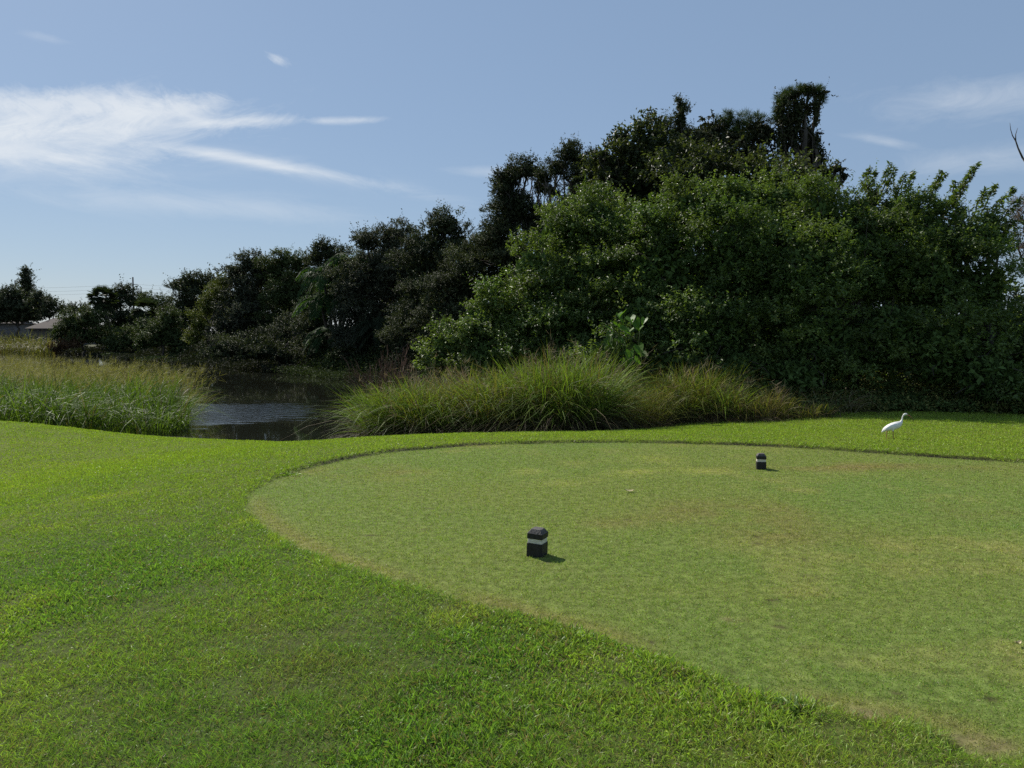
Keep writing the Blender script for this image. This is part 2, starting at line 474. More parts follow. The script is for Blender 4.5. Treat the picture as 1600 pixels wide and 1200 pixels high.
SPEC = {
    # leaf length, width/length, two leaf colours, material, fill, boughs per lobe, bough size, how level the leaves lie
    'pepper': dict(leaf=0.086, asp=0.44, a=(0.084, 0.130, 0.038), b=(0.142, 0.184, 0.052), mat='glossy_leaf', k=3.3, sub=24, subr=0.265, up=0.8),
    'oak': dict(leaf=0.075, asp=0.5, a=(0.044, 0.054, 0.027), b=(0.078, 0.088, 0.045), mat='dull_leaf', k=3.9, sub=24, subr=0.28, up=0.5),
    'greyoak': dict(leaf=0.075, asp=0.5, a=(0.055, 0.062, 0.038), b=(0.090, 0.094, 0.060), mat='dull_leaf', k=3.9, sub=24, subr=0.28, up=0.5),
    'broad': dict(leaf=0.15, asp=0.5, a=(0.040, 0.052, 0.022), b=(0.068, 0.080, 0.03), mat='glossy_leaf', k=3.9, sub=22, subr=0.28, up=0.3, rise=0.2),
    'lime': dict(leaf=0.09, asp=0.5, a=(0.105, 0.125, 0.03), b=(0.16, 0.17, 0.04), mat='dull_leaf', k=3.9, sub=24, subr=0.28, up=0.6),
    'green': dict(leaf=0.09, asp=0.5, a=(0.058, 0.078, 0.028), b=(0.09, 0.11, 0.035), mat='dull_leaf', k=3.9, sub=24, subr=0.28, up=0.6),
    'vine': dict(leaf=0.11, asp=0.6, a=(0.036, 0.042, 0.020), b=(0.062, 0.060, 0.03), mat='dull_leaf', k=3.2, sub=26, subr=0.25, up=0.1, rise=-0.5),
    'feather': dict(leaf=0.10, asp=0.18, a=(0.15, 0.115, 0.085), b=(0.20, 0.16, 0.12), mat='dry_stalk', k=1.1, sub=18, subr=0.30, up=0.1),
    'red': dict(leaf=0.09, asp=0.4, a=(0.10, 0.055, 0.03), b=(0.13, 0.085, 0.04), mat='dull_leaf', k=2.6, sub=22, subr=0.32, up=0.3),
}

def crown_geo(g, lobes, sp, d, seed, dens=1.0, leafscale=1.0):
    """lobes: list of (centre, radii). Leaf-sized faces set along short twigs; the twigs gather into boughs (sub-lobes) with gaps between them."""
    q = rs(seed)
    s = SPEC[sp]
    Lf = max(s['leaf'], 0.0023 * d) * leafscale
    C = np.array([l[0] for l in lobes]); Rr = np.array([l[1] for l in lobes])
    nl = 13
    for li in range(len(lobes)):
        c, rr = C[li], Rr[li]
        small = rr.mean() < 0.45
        nsub = 7 if small else max(8, int(s['sub'] * 0.72 * q.uniform(0.8, 1.2)))
        dirs = sphere_dirs(nsub * 3, q)
        dirs = dirs[dirs[:, 2] > -0.8][:nsub]
        cen = c + dirs * rr * q.uniform(0.55, 1.0, (len(dirs), 1))
        ok = np.ones(len(cen), bool)
        for lj in range(len(lobes)):
            if lj != li:
                ok &= np.sum(((cen - C[lj]) / Rr[lj]) ** 2, 1) > 0.40
        cen, dirs = cen[ok], dirs[ok]
        if len(cen) == 0:
            continue
        sr = q.uniform(0.55, 1.45, (len(cen), 1))
        srad = rr * s['subr'] * 1.2 * sr * np.array([1.1, 1.1, 0.72])
        tint = q.uniform(0.75, 1.25, len(cen))
        hue = q.rand(len(cen))
        areaP = math.pi * (rr[0] * rr[2])
        nleaf = int(s['k'] * dens * areaP / (Lf * Lf * s['asp'] * 0.5))
        ncl = max(len(cen) * 4, nleaf // nl)
        pk = (sr[:, 0] ** 2); pk = pk / pk.sum()
        pick = q.choice(len(cen), ncl, p=pk)
        sd = sphere_dirs(ncl, q)
        sd[:, 2] = np.where(q.rand(ncl) < 0.8, np.abs(sd[:, 2]), sd[:, 2])
        o = cen[pick] + sd * srad[pick] * np.where(q.rand(ncl, 1) < 0.75, q.uniform(0.72, 1.0, (ncl, 1)), q.uniform(0.3, 0.8, (ncl, 1)))
        tw = unit(sd * 0.8 + dirs[pick] * 0.35 + np.array([0, 0, s.get('rise', 0.35)]) + q.normal(size=(ncl, 3)) * 0.35)
        Ls = (2.6 * Lf * q.uniform(0.4, 1.5, ncl) * (1 + 1.2 * (q.rand(ncl) < 0.06)))
        t = np.linspace(0.0, 1.0, nl)[None, :, None]
        offd = unit(q.normal(size=(ncl, nl, 3)))
        pos = o[:, None] + tw[:, None] * Ls[:, None, None] * t + offd * Lf * 0.55 * (1.15 - 0.6 * t)
        ax = unit(offd * 0.8 + tw[:, None] * 0.7 + np.array([0, 0, -0.25]))
        nr = unit(np.repeat(sd, nl, 0) * 0.35 + np.array([0, 0, s['up']]) + q.normal(size=(ncl * nl, 3)) * 0.5)
        pos = pos.reshape(-1, 3); ax = ax.reshape(-1, 3)
        LL = Lf * q.uniform(0.65, 1.25, ncl * nl)
        col = np.asarray(s['a']) + (np.asarray(s['b']) - np.asarray(s['a'])) * np.clip(np.repeat(hue[pick], nl) + q.normal(size=ncl * nl) * 0.25, 0, 1)[:, None]
        col = col * np.repeat(tint[pick] * q.uniform(0.85, 1.15, ncl), nl)[:, None] * q.uniform(0.75, 1.25, (ncl * nl, 1))
        leaf_quads(g, pos, nr, ax, LL, LL * s['asp'], col)
    # heart of the crown: matt older leaves fill the middle of each big lobe
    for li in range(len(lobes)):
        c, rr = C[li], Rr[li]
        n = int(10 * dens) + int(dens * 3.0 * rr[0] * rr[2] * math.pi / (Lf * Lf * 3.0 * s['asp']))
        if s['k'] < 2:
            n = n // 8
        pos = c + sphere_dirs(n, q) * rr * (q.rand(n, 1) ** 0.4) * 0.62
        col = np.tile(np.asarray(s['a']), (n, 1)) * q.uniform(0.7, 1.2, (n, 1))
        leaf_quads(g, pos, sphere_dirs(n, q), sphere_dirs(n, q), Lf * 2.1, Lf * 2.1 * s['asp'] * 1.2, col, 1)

def limb(p0, p1, q, n=6, wob=0.06, sag=0.0):
    t = np.linspace(0, 1, n)[:, None]
    L = np.linalg.norm(p1 - p0)
    p = p0 + (p1 - p0) * t + q.normal(size=(n, 3)) * L * wob * np.sin(t * math.pi)
    p[:, 2] += sag * L * np.sin(t[:, 0] * math.pi)
    return p

def tree(name, label, cat, d, lobes_px, sp, seed, dens=1.0, base_px=None, group=None, depth=1.0, trunk_r=None, bark='bark', leafscale=1.0, parts=None, sprigs=0):
    q = rs(seed + 1000)
    lobes = []
    for l in lobes_px:
        px, py, rx, ry = l[:4]
        dz = l[4] if len(l) > 4 else q.uniform(-0.25, 0.25) * rx * d / F
        if group == GS:      # the thicket leans back as it rises
            dz += float(np.clip((450 - py) / 165 * 1.7, -1.6, 2.6))
        dd = d + dz
        c = at(px, py, dd)
        sx, sz = rx * dd / F, ry * dd / F
        lobes.append((c, np.array([sx, depth * (0.5 * sx + 0.5 * min(sx, sz)), sz])))
    C = np.array([l[0] for l in lobes])
    bx = C[:, 0].mean() if base_px is None else at(base_px, 500, d)[0]
    by = d
    bz = max(hz(bx, by), WL - 0.15)
    root = empty(name, (bx, by, bz), label, cat, group)
    loc = np.array([bx, by, bz])
    g = Geo()
    top = C[:, 2].max()
    H = top - bz
    tr = trunk_r or 0.022 * H + 0.03
    fork = loc + np.array([q.uniform(-.3, .3), q.uniform(-.2, .2), max(0.35 * H, 0.4)])
    tube(g, limb(loc - np.array([0, 0, 0.15]), fork, q), np.linspace(tr * 1.25, tr * 0.8, 6), 9, (0.08, 0.07, 0.06))
    for c, rr in lobes:
        e = limb(fork, c, q, 7, 0.05, 0.06)
        tube(g, e, np.linspace(tr * 0.55, max(tr * 0.16, 0.015), 7), 6, (0.08, 0.07, 0.06))
        for _ in range(7 if rr[0] > 0.22 else 0):
            dd_ = unit(q.normal(size=3) + np.array([0, 0, 0.3]))
            e2 = limb(e[q.randint(3, 7)], c + dd_ * rr * 0.9, q, 5, 0.08)
            tube(g, e2, np.linspace(max(tr * 0.16, 0.012), max(tr * 0.05, 0.005), 5), 4, (0.08, 0.07, 0.06), cap=False)
    g.build('trunk', M[bark], root, True, loc)
    g = Geo()
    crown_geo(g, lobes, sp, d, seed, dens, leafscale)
    if parts:
        parts(g, q, d)
    if sprigs:
        # thin leafy shoots that break the outline
        s = SPEC[sp]; Lf = max(s['leaf'], 0.0026 * d) * leafscale
        for _ in range(sprigs):
            c, rr = lobes[q.randint(len(lobes))]
            dv = unit(q.normal(size=3) * np.array([0.8, 0.5, 0.4]) + np.array([0.1, 0, 0.8]))
            p0 = c + dv * rr * 0.9
            Ls = q.uniform(0.5, 1.0) * min(0.35 * rr.mean() + 0.25, 1.0)
            n = 26
            t = q.rand(n, 1)
            pos = p0 + unit(dv + np.array([q.uniform(-.2, .3), 0, 0.5])) * Ls * t + q.normal(size=(n, 3)) * Lf * 0.8
            col = np.asarray(s['b']) * q.uniform(0.7, 1.2, (n, 1))
            LL = Lf * q.uniform(0.7, 1.2, n)
            leaf_quads(g, pos, sphere_dirs(n, q), sphere_dirs(n, q) + dv, LL, LL * s['asp'], col)
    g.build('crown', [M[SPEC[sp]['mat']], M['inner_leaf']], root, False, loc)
    return root

GF = 'trees along the far side of the pond'
GN = 'tall trees behind the thicket'
GS = 'tall leafy shrubs of the thicket'
def needle_tufts(cents):
    def f(g, q, d):
        for px, py, rx, ry, n in cents:
            c0 = at(px, py, d); sx, sz = rx * d / F, ry * d / F
            for _ in range(n):
                c = c0 + q.normal(size=3) * np.array([sx, sx * 0.7, sz]) * 0.55
                m = 60
                dv = unit(sphere_dirs(m, q) + np.array([0, 0, 0.45]))
                nr = unit(np.cross(dv, sphere_dirs(m, q)))
                col = np.array((0.060, 0.085, 0.024)) * q.uniform(0.7, 1.35, (m, 1))
                leaf_quads(g, c + dv * 0.14, nr, dv, q.uniform(0.22, 0.34, m), 0.012, col)
    return f
def drapes(g, q, cents, d, n, L):
    for px, py, rx, ry in cents:
        c0 = at(px, py, d); sx, sz = rx * d / F, ry * d / F
        for _ in range(n):
            p = c0 + np.array([q.uniform(-1, 1) * sx, q.uniform(-1, 1) * sx * .6, q.uniform(-.6, 1) * sz])
            ll = L * q.uniform(0.4, 1.1)
            m = int(ll * 42)
            t = np.linspace(0, 1, m)[:, None]
            pos = p + np.array([0, 0, -1]) * ll * t + q.normal(size=(m, 3)) * 0.06 + np.array([q.uniform(-.15, .15), 0, 0]) * t
            nr = unit(q.normal(size=(m, 3)) + np.array([0, -0.3, 0.3]))
            ax = unit(q.normal(size=(m, 3)) * 0.5 + np.array([0, 0, -1]))
            col = (np.array((0.045, 0.055, 0.025)) if q.rand() < .6 else np.array((0.06, 0.06, 0.03))) * q.uniform(0.7, 1.3, (m, 1))
            LL = q.uniform(0.08, 0.15, m)
            leaf_quads(g, pos, nr, ax, LL, LL * 0.55, col)
def shoots(lines):
    def f(g, q, d):
        for x0, y0, x1, y1 in lines:
            dd = d + 1.3 + q.uniform(-.5, .5)
            p0, p1 = at(x0, y0, dd), at(x1, y1, dd)
            tube(g, limb(p0, p1, q, 5, 0.03), np.linspace(0.02, 0.006, 5), 4, (0.08, 0.07, 0.05), cap=False)
            m = int(150 * np.linalg.norm(p1 - p0))
            t = q.rand(m, 1) ** 0.8
            tw = unit(p1 - p0)
            od = unit(q.normal(size=(m, 3)))
            pos = p0 + (p1 - p0) * t + od * 0.11 * (1.25 - 0.7 * t)
            col = np.array((0.10, 0.135, 0.038)) * q.uniform(0.65, 1.3, (m, 1))
            LL = 0.125 * q.uniform(0.7, 1.2, m)
            leaf_quads(g, pos, unit(q.normal(size=(m, 3)) * 0.5 + np.array([0, 0, 0.6])), unit(od + tw * 0.4 + np.array([0, 0, -0.45])), LL, LL * 0.42, col)
    return f
def p_mid(g, q, d):
    needle_tufts([(1145, 195, 22, 14, 26), (1185, 190, 22, 12, 22), (1165, 205, 30, 14, 22), (1125, 195, 14, 8, 8)])(g, q, d)
    drapes(g, q, [(1110, 225, 30, 20), (1170, 225, 40, 18)], d - 0.4, 40, 0.8)
# --- front thicket
tree('tall_shrub', 'low green shrub behind the tall bank grass at the thicket\'s end by the pond', 'shrub', 22.5,
     [(700, 545, 40, 34), (745, 515, 48, 50), (790, 495, 45, 60), (760, 560, 70, 40), (830, 540, 60, 50), (672, 565, 22, 22)], 'pepper', 11, 1.0, group=GS, sprigs=20)
tree('tall_shrub', 'rounded green shrub whose crown slopes down to the pond beside the widest shrub', 'shrub', 22.0,
     [(835, 420, 50, 45), (880, 370, 55, 48), (930, 350, 60, 50), (860, 480, 75, 60), (930, 440, 80, 75), (860, 570, 90, 40), (900, 530, 95, 60), (960, 400, 60, 70)], 'pepper', 12, 1.0, group=GS, sprigs=40)
tree('tall_shrub', 'widest green shrub of the thicket, under the vine-hung pine, behind the big-leaved plant', 'shrub', 20.5,
     [(1010, 355, 62, 52), (1080, 337, 60, 52), (1150, 326, 66, 50), (1215, 326, 60, 52), (1040, 430, 95, 75), (1150, 410, 100, 85), (960, 560, 70, 45), (1060, 580, 90, 45), (1160, 580, 90, 45), (1010, 510, 80, 75), (1110, 520, 105, 85), (1210, 480, 80, 90)],
     'pepper', 13, 1.0, group=GS, sprigs=60)
tree('tall_shrub', 'dark green shrub with short upright shoots on top, behind the white bird', 'shrub', 19.5,
     [(1275, 340, 58, 52), (1340, 345, 50, 50), (1395, 345, 38, 46), (1260, 430, 85, 85), (1360, 420, 90, 85), (1280, 540, 100, 85), (1390, 530, 90, 85), (1240, 590, 80, 45),
      (1425, 330, 24, 26), (1365, 310, 16, 18)], 'pepper', 14, 1.0, group=GS, sprigs=25,
     parts=shoots([(1345, 300, 1359, 262), (1352, 300, 1368, 268), (1378, 300, 1391, 254), (1385, 300, 1398, 262), (1415, 305, 1428, 268), (1402, 305, 1415, 272), (1300, 300, 1310, 276)]))
tree('tall_shrub', 'darkest shrub with long slanting shoots, beside the feathery brown tree', 'shrub', 19.0,
     [(1450, 365, 42, 50), (1505, 380, 42, 50), (1550, 372, 34, 42), (1450, 440, 70, 85), (1530, 460, 60, 80), (1600, 560, 75, 70), (1470, 550, 85, 85), (1550, 590, 80, 60), (1640, 600, 60, 60),
      (1470, 325, 14, 16), (1500, 335, 16, 18), (1545, 342, 16, 14)],
     'pepper', 15, 0.9, group=GS, sprigs=14,
     parts=shoots([(1440, 312, 1478, 272), (1452, 320, 1470, 268), (1476, 330, 1506, 286), (1484, 325, 1528, 256), (1490, 315, 1520, 262), (1488, 300, 1494, 284), (1532, 335, 1556, 288), (1548, 335, 1586, 294), (1560, 345, 1594, 312), (1520, 340, 1540, 296)]))
# --- tall trees behind
tree('broadleaf_tree', 'dark tree with large drooping leaves just beside the slender spire tree', 'tree', 29.0,
     [(955, 270, 36, 42), (985, 240, 30, 32), (1020, 225, 36, 34), (1010, 290, 55, 50), (940, 330, 45, 50), (968, 218, 10, 10), (1002, 212, 9, 9), (945, 245, 12, 14), (1075, 270, 40, 45), (1050, 300, 45, 40)], 'broad', 21, 1.0, group=GN, sprigs=26)
tree('broadleaf_tree', 'slender dark spire of twiggy foliage rising above the canopy', 'tree', 31.0,
     [(1063, 185, 13, 22), (1058, 215, 20, 26), (1066, 245, 24, 30), (1036, 205, 14, 22), (1062, 165, 6, 10), (1085, 230, 22, 26)], 'oak', 22, 1.1, group=GN, sprigs=30)
tree('pine_tree', 'flat-topped dark tree with pine needles and vines, left of the tall vine-hung pine', 'tree', 31.5,
     [(1110, 205, 32, 22), (1150, 215, 34, 22), (1190, 210, 30, 22), (1120, 245, 50, 35), (1175, 245, 36, 26)], 'vine', 23, 1.0, group=GN, parts=p_mid, sprigs=10)
def p_pine(g, q, d):
    needle_tufts([(1230, 152, 14, 12, 14), (1255, 142, 16, 7, 14), (1278, 144, 10, 7, 14), (1214, 175, 6, 14, 9), (1285, 155, 5, 7, 5), (1290, 285, 10, 5, 5), (1280, 293, 8, 6, 4)])(g, q, d)
    drapes(g, q, [(1232, 180, 14, 24), (1262, 160, 16, 8)], d - 0.2, 40, 0.9)
    drapes(g, q, [(1268, 217, 14, 14), (1236, 215, 14, 20), (1278, 240, 10, 14)], d - 0.1, 26, 0.8)
tree('pine_tree', 'tallest pine hung with vines, its leaning head above all other treetops', 'tree', 31.0,
     [(1223, 160, 13, 14), (1241, 149, 16, 11), (1264, 143, 14, 9), (1282, 148, 8, 7), (1276, 163, 5, 10), (1218, 184, 10, 16), (1232, 186, 11, 15), (1245, 176, 8, 12), (1223, 208, 8, 12), (1240, 204, 8, 8),
      (1262, 206, 9, 9), (1272, 223, 11, 15), (1280, 246, 9, 13), (1262, 241, 7, 11), (1306, 264, 15, 9), (1318, 275, 9, 7), (1290, 273, 14, 11), (1223, 236, 4, 16), (1246, 236, 4, 14)], 'vine', 24, 1.0, base_px=1250, group=GN, leafscale=0.72, parts=p_pine, sprigs=6)
tree('live_oak', 'sparse live oak with sky showing through its limbs, beside the notch in the treeline', 'tree', 40.0,
     [(800, 275, 26, 26), (825, 265, 24, 20), (790, 300, 22, 28), (812, 325, 34, 24), (785, 345, 28, 30), (835, 350, 34, 20), (790, 395, 50, 38), (845, 290, 16, 20), (800, 320, 30, 40), (860, 375, 44, 40), (770, 370, 26, 30)], 'oak', 25, 0.95, group=GN, bark='grey_bark', sprigs=44)
tree('live_oak', 'live oak with a bushy top and a sky gap below, next to the large-leaved tree', 'tree', 38.0,
     [(892, 240, 22, 20), (905, 255, 20, 20), (870, 262, 20, 18), (850, 278, 16, 14), (912, 290, 20, 26), (905, 325, 30, 24), (862, 300, 10, 16), (890, 360, 40, 30), (852, 385, 30, 26), (930, 290, 24, 34), (905, 280, 18, 24), (935, 255, 20, 20)], 'oak', 26, 0.95, group=GN, bark='grey_bark', sprigs=40)
tree('broadleaf_tree', 'dusky tree in the notch below the sparse live oak', 'tree', 44.0,
     [(740, 400, 42, 40), (720, 450, 50, 55), (770, 440, 50, 50), (700, 510, 50, 60), (760, 510, 60, 55), (840, 430, 60, 40), (870, 345, 42, 28), (908, 312, 30, 30)], 'oak', 27, 1.0, group=GN, sprigs=20)
tree('broadleaf_tree', 'hidden dark tree whose leaves fill in behind the widest shrub', 'tree', 27.0,
     [(1080, 290, 80, 45), (1180, 290, 80, 40), (1000, 380, 90, 70), (1200, 370, 120, 70), (1330, 400, 110, 75), (1440, 450, 100, 80), (1560, 520, 90, 70), (1380, 540, 150, 80), (1000, 455, 110, 60), (1140, 455, 120, 60), (1290, 465, 110, 60), (920, 450, 80, 60), (900, 540, 120, 60), (1060, 550, 150, 60), (1220, 550, 140, 60)], 'broad', 28, 1.3, group=GN)
# --- far bank of the pond, nearest first
tree('live_oak', 'dark live oak with the highest top on the far bank, just before the notch', 'tree', 52.0,
     [(700, 352, 26, 26), (680, 375, 30, 30), (716, 385, 26, 34), (660, 420, 40, 45), (705, 440, 45, 50), (650, 490, 50, 55), (700, 520, 55, 60), (640, 550, 45, 50)], 'oak', 31, 1.0, group=GF, sprigs=40)
tree('live_oak', 'grey-leaved live oak with pale moss on its outer twigs, beside the green frond palm', 'tree', 58.0,
     [(615, 372, 30, 26), (575, 378, 26, 22), (648, 385, 24, 26), (600, 425, 50, 45), (560, 440, 35, 45), (640, 440, 45, 50), (590, 500, 55, 60), (630, 540, 45, 50), (555, 530, 40, 50)], 'greyoak', 32, 1.0, group=GF, sprigs=40)
tree('broadleaf_tree', 'small dark treetop peeping out above the green frond palm', 'tree', 74.0,
     [(512, 392, 18, 20), (495, 402, 14, 18), (530, 405, 20, 20), (510, 440, 30, 36)], 'oak', 33, 1.0, group=GF, sprigs=14)
tree('live_oak', 'grey-green oak with a greener cap, left of the frond palm', 'tree', 80.0,
     [(448, 408, 26, 14), (470, 415, 20, 20), (430, 425, 24, 24), (455, 460, 36, 40), (440, 510, 40, 45), (485, 510, 30, 45)], 'green', 34, 1.0, group=GF, sprigs=20)
tree('live_oak', 'rounded grey live oak in the middle of the far bank', 'tree', 82.0,
     [(395, 415, 28, 20), (372, 430, 24, 24), (412, 430, 24, 26), (385, 470, 40, 40), (400, 520, 45, 45), (360, 520, 36, 42)], 'greyoak', 35, 1.0, group=GF, sprigs=30)
tree('live_oak', 'lower dark oak where the far bank\'s treeline steps down to the power pole', 'tree', 98.0,
     [(285, 445, 20, 16), (308, 445, 24, 16), (335, 448, 22, 20), (295, 480, 32, 32), (275, 505, 25, 36), (325, 490, 35, 36), (300, 530, 35, 26)], 'oak', 36, 1.0, group=GF, sprigs=26)
tree('tall_shrub', 'bright yellow-green shrub on the far water\'s edge before the dark oaks', 'shrub', 84.0,
     [(325, 480, 16, 16), (312, 505, 16, 20), (305, 530, 13, 20), (345, 460, 22, 16), (352, 440, 14, 12)], 'lime', 37, 1.0, group=GF, sprigs=10)
tree('tall_shrub', 'green shrub at the foot of the lower dark oak by the far water', 'shrub', 92.0,
     [(262, 500, 18, 20), (270, 525, 26, 26), (245, 530, 24, 20), (225, 535, 22, 16), (290, 540, 20, 18)], 'green', 38, 1.0, group=GF, sprigs=8)
tree('tall_shrub', 'pale grey-green bush overhanging the water, below the middle grey oak', 'shrub', 70.0,
     [(440, 530, 20, 30), (455, 505, 18, 14), (470, 545, 26, 22), (445, 555, 18, 16)], 'greyoak', 39, 0.9, group=GF, sprigs=6)
tree('tall_shrub', 'small light-green bush low at the waterline before the dark hollow', 'shrub', 58.0,
     [(520, 572, 22, 18), (545, 562, 24, 22), (570, 570, 26, 24)], 'green', 40, 0.9, group=GF, sprigs=6)
tree('broadleaf_tree', 'dark low tree overhanging the pond between the grey oak and the frond palm', 'tree', 64.0,
     [(495, 500, 34, 48), (500, 550, 40, 30), (400, 545, 50, 26), (350, 545, 40, 22), (455, 560, 40, 16)], 'oak', 41, 1.0, group=GF)
tree('broadleaf_tree', 'dark tree filling in behind the grey-leaved live oak and the dark live oak', 'tree', 70.0,
     [(560, 450, 45, 50), (615, 440, 55, 60), (675, 440, 50, 60), (600, 530, 80, 45), (700, 480, 60, 60)], 'oak', 42, 1.0, group=GF)
tree('broadleaf_tree', 'dark tree filling in behind the rounded grey live oak', 'tree', 98.0,
     [(395, 470, 40, 36), (445, 460, 40, 40), (500, 465, 40, 50), (430, 525, 70, 36), (340, 490, 40, 36)], 'oak', 43, 1.0, group=GF)
# --- far left group
tree('broadleaf_tree', 'green tree behind the fan palm, under the power pole', 'tree', 128.0,
     [(190, 458, 18, 12), (178, 475, 20, 18), (205, 470, 16, 14), (195, 500, 30, 24), (180, 522, 34, 22), (215, 520, 30, 22)], 'oak', 51, 1.0, group=GF, sprigs=8)
tree('broadleaf_tree', 'low tree right of the power pole with thin outer twigs', 'tree', 124.0,
     [(240, 475, 16, 12), (258, 478, 12, 9), (225, 470, 12, 9), (250, 495, 18, 18), (245, 518, 26, 20)], 'green', 52, 0.9, group=GF, sprigs=8)
tree('tall_shrub', 'wide green bush in front of the fan palm\'s trunk', 'shrub', 116.0,
     [(115, 505, 26, 18), (140, 498, 24, 16), (95, 520, 18, 16), (130, 525, 36, 18), (170, 530, 30, 16)], 'green', 53, 1.0, group=GF, sprigs=8)
tree('tall_shrub', 'green bush low at the far water, between the red-brown bush and the dark oak', 'shrub', 112.0,
     [(205, 530, 26, 16), (235, 538, 26, 14), (185, 540, 24, 12), (222, 515, 18, 12)], 'green', 54, 1.0, group=GF, sprigs=8)
tree('tall_shrub', 'red-brown bush low at the far water\'s edge', 'shrub', 114.0,
     [(100, 540, 16, 9), (118, 538, 12, 8), (85, 546, 10, 6)], 'red', 55, 1.0, group=GF)
tree('broadleaf_tree', 'large dark spreading tree shading the far house', 'tree', 165.0,
     [(10, 475, 30, 22), (40, 478, 28, 22), (60, 482, 18, 20), (-15, 480, 26, 24), (30, 495, 34, 14), (22, 458, 16, 9), (0, 497, 26, 12), (55, 495, 16, 10)], 'oak', 56, 1.1, group=GF, sprigs=10)
tree('broadleaf_tree', 'smaller dark tree with a ragged top beside the far house roof', 'tree', 160.0,
     [(82, 478, 12, 12), (75, 490, 14, 10), (95, 486, 8, 8), (62, 466, 7, 9)], 'oak', 57, 1.0, group=GF, sprigs=8)
tree('broadleaf_tree', 'hazy little tree in the sky gap, farthest of all', 'tree', 210.0,
     [(113, 484, 9, 7), (126, 484, 10, 6), (135, 488, 8, 6)], 'oak', 58, 1.0, group=GF)
tree('norfolk_pine', 'narrow conical pine standing above the dark spreading tree', 'tree', 185.0,
     [(41, 427, 2.6, 5), (41, 434, 5, 4), (40, 441, 7, 3.5), (43, 447, 9, 3.5), (40, 454, 9, 4), (42, 462, 11, 5), (41, 474, 12, 8)], 'oak', 59, 1.3, group=GF)

# right-hand edge
tree('feathery_tree', 'feathery pinkish-brown tree fading to bare twigs, at the outer edge beyond the thicket', 'tree', 34.0,
     [(1590, 330, 22, 22), (1600, 360, 30, 22), (1590, 385, 22, 12), (1625, 320, 26, 30), (1615, 400, 30, 30)], 'feather', 61, 1.0, base_px=1660, bark='grey_bark')
q = rs(63)
b0 = at(1680, 600, 30.0); b0[2] = hz(b0[0], b0[1])
root = empty('bare_tree', b0, 'leafless dead tree leaning in from the edge, one forked grey twig against the sky', 'tree')
g = Geo()
def pl(*pp): return np.array([at(a, b, 30.0) for a, b in pp])
tube(g, np.vstack([b0, pl((1672, 450), (1655, 340), (1625, 285), (1606, 258), (1598, 247))]), [0.16, 0.13, 0.1, 0.07, 0.045, 0.035], 8)
tube(g, pl((1598, 247), (1591, 232), (1587, 220), (1582, 212), (1579, 202), (1578, 192)), [0.035, 0.028, 0.024, 0.016, 0.012, 0.006], 6)
tube(g, pl((1587, 220), (1587, 210), (1590, 200)), [0.022, 0.014, 0.006], 6)
tube(g, pl((1655, 340), (1668, 290), (1672, 240)), [0.08, 0.05, 0.02], 6)
g.build('trunk', M['grey_bark'], root, True, b0)

# ---------------------------------------------------------------- palms
def fan_palm(label, d, cpx, cpy, rpx, basepx, basepy, seed, droop=0.2):
    q = rs(seed)
    c = at(cpx, cpy, d); b = at(basepx, basepy, d); b[2] = min(b[2], 0.2)
    root = empty('fan_palm', b, label, 'palm', 'palms on the far bank')
    g = Geo()
    tube(g, limb(b, c, q, 6, 0.03), np.linspace(0.2, 0.16, 6), 8)
    g.build('trunk', M['bark'], root, True, b)
    g = Geo()
    Rr = rpx * d / F
    for k in range(70):
        dv = unit(q.normal(size=3) + np.array([0, 0, 0.25]))
        base = c + dv * Rr * q.uniform(0.35, 0.6)
        dv = unit(dv + np.array([0, 0, -droop]))
        sd_ = unit(np.cross(dv, [0.1, 0.2, 1.0])); up = np.cross(sd_, dv)
        m = 13
        a = np.linspace(-1.25, 1.25, m)
        sg = unit(np.cos(a)[:, None] * dv + np.sin(a)[:, None] * sd_ + np.array([0, 0, -0.15]))
        Ls = Rr * 0.62 * q.uniform(0.75, 1.1)
        col = np.array((0.04, 0.052, 0.022)) * q.uniform(0.7, 1.5) * q.uniform(0.85, 1.15, (m, 1))
        leaf_quads(g, base + sg * Ls * 0.5, np.tile(up, (m, 1)), sg, Ls, 0.11 * Rr, col)
    g.build('crown', M['dull_leaf'], root, False, b)
fan_palm('fan palm with a round dark head on a leaning trunk, first of the two', 118.0, 161, 466, 23, 176, 540, 71, 0.35)
fan_palm('shaggy fan palm with drooping grey fronds beside the round-headed palm', 116.0, 228, 487, 24, 228, 535, 72, 0.7)

def frond(g, p0, az, L, rise, droop, q, col, leafl, w=0.05, n=26):
    t = np.linspace(0, 1, n)
    h = np.array([math.cos(az), math.sin(az), 0])
    pts = p0 + h * (L * t * (1 - 0.15 * t))[:, None] + np.array([0, 0, 1.0]) * (L * (rise * t - droop * t * t))[:, None]
    tan = unit(np.gradient(pts, axis=0))
    sd_ = np.array([-math.sin(az), math.cos(az), 0])
    tube(g, pts, np.linspace(0.03, 0.008, n), 4, col * 1.2, cap=False)
    for s in (-1, 1):
        ax = unit(tan * 0.5 + s * sd_ * 0.8 + np.array([0, 0, -0.55]) + q.normal(size=(n, 3)) * 0.1)
        ll = leafl * np.sin(np.clip(t * 0.9 + 0.1, 0, 1) * math.pi) ** 0.5
        nr = unit(np.cross(ax, tan) * s + 1e-6)
        cc = col * q.uniform(0.75, 1.25, (n, 1))
        leaf_quads(g, pts[2:] + ax[2:] * ll[2:, None] * 0.5, nr[2:], ax[2:], ll[2:], w, cc[2:])
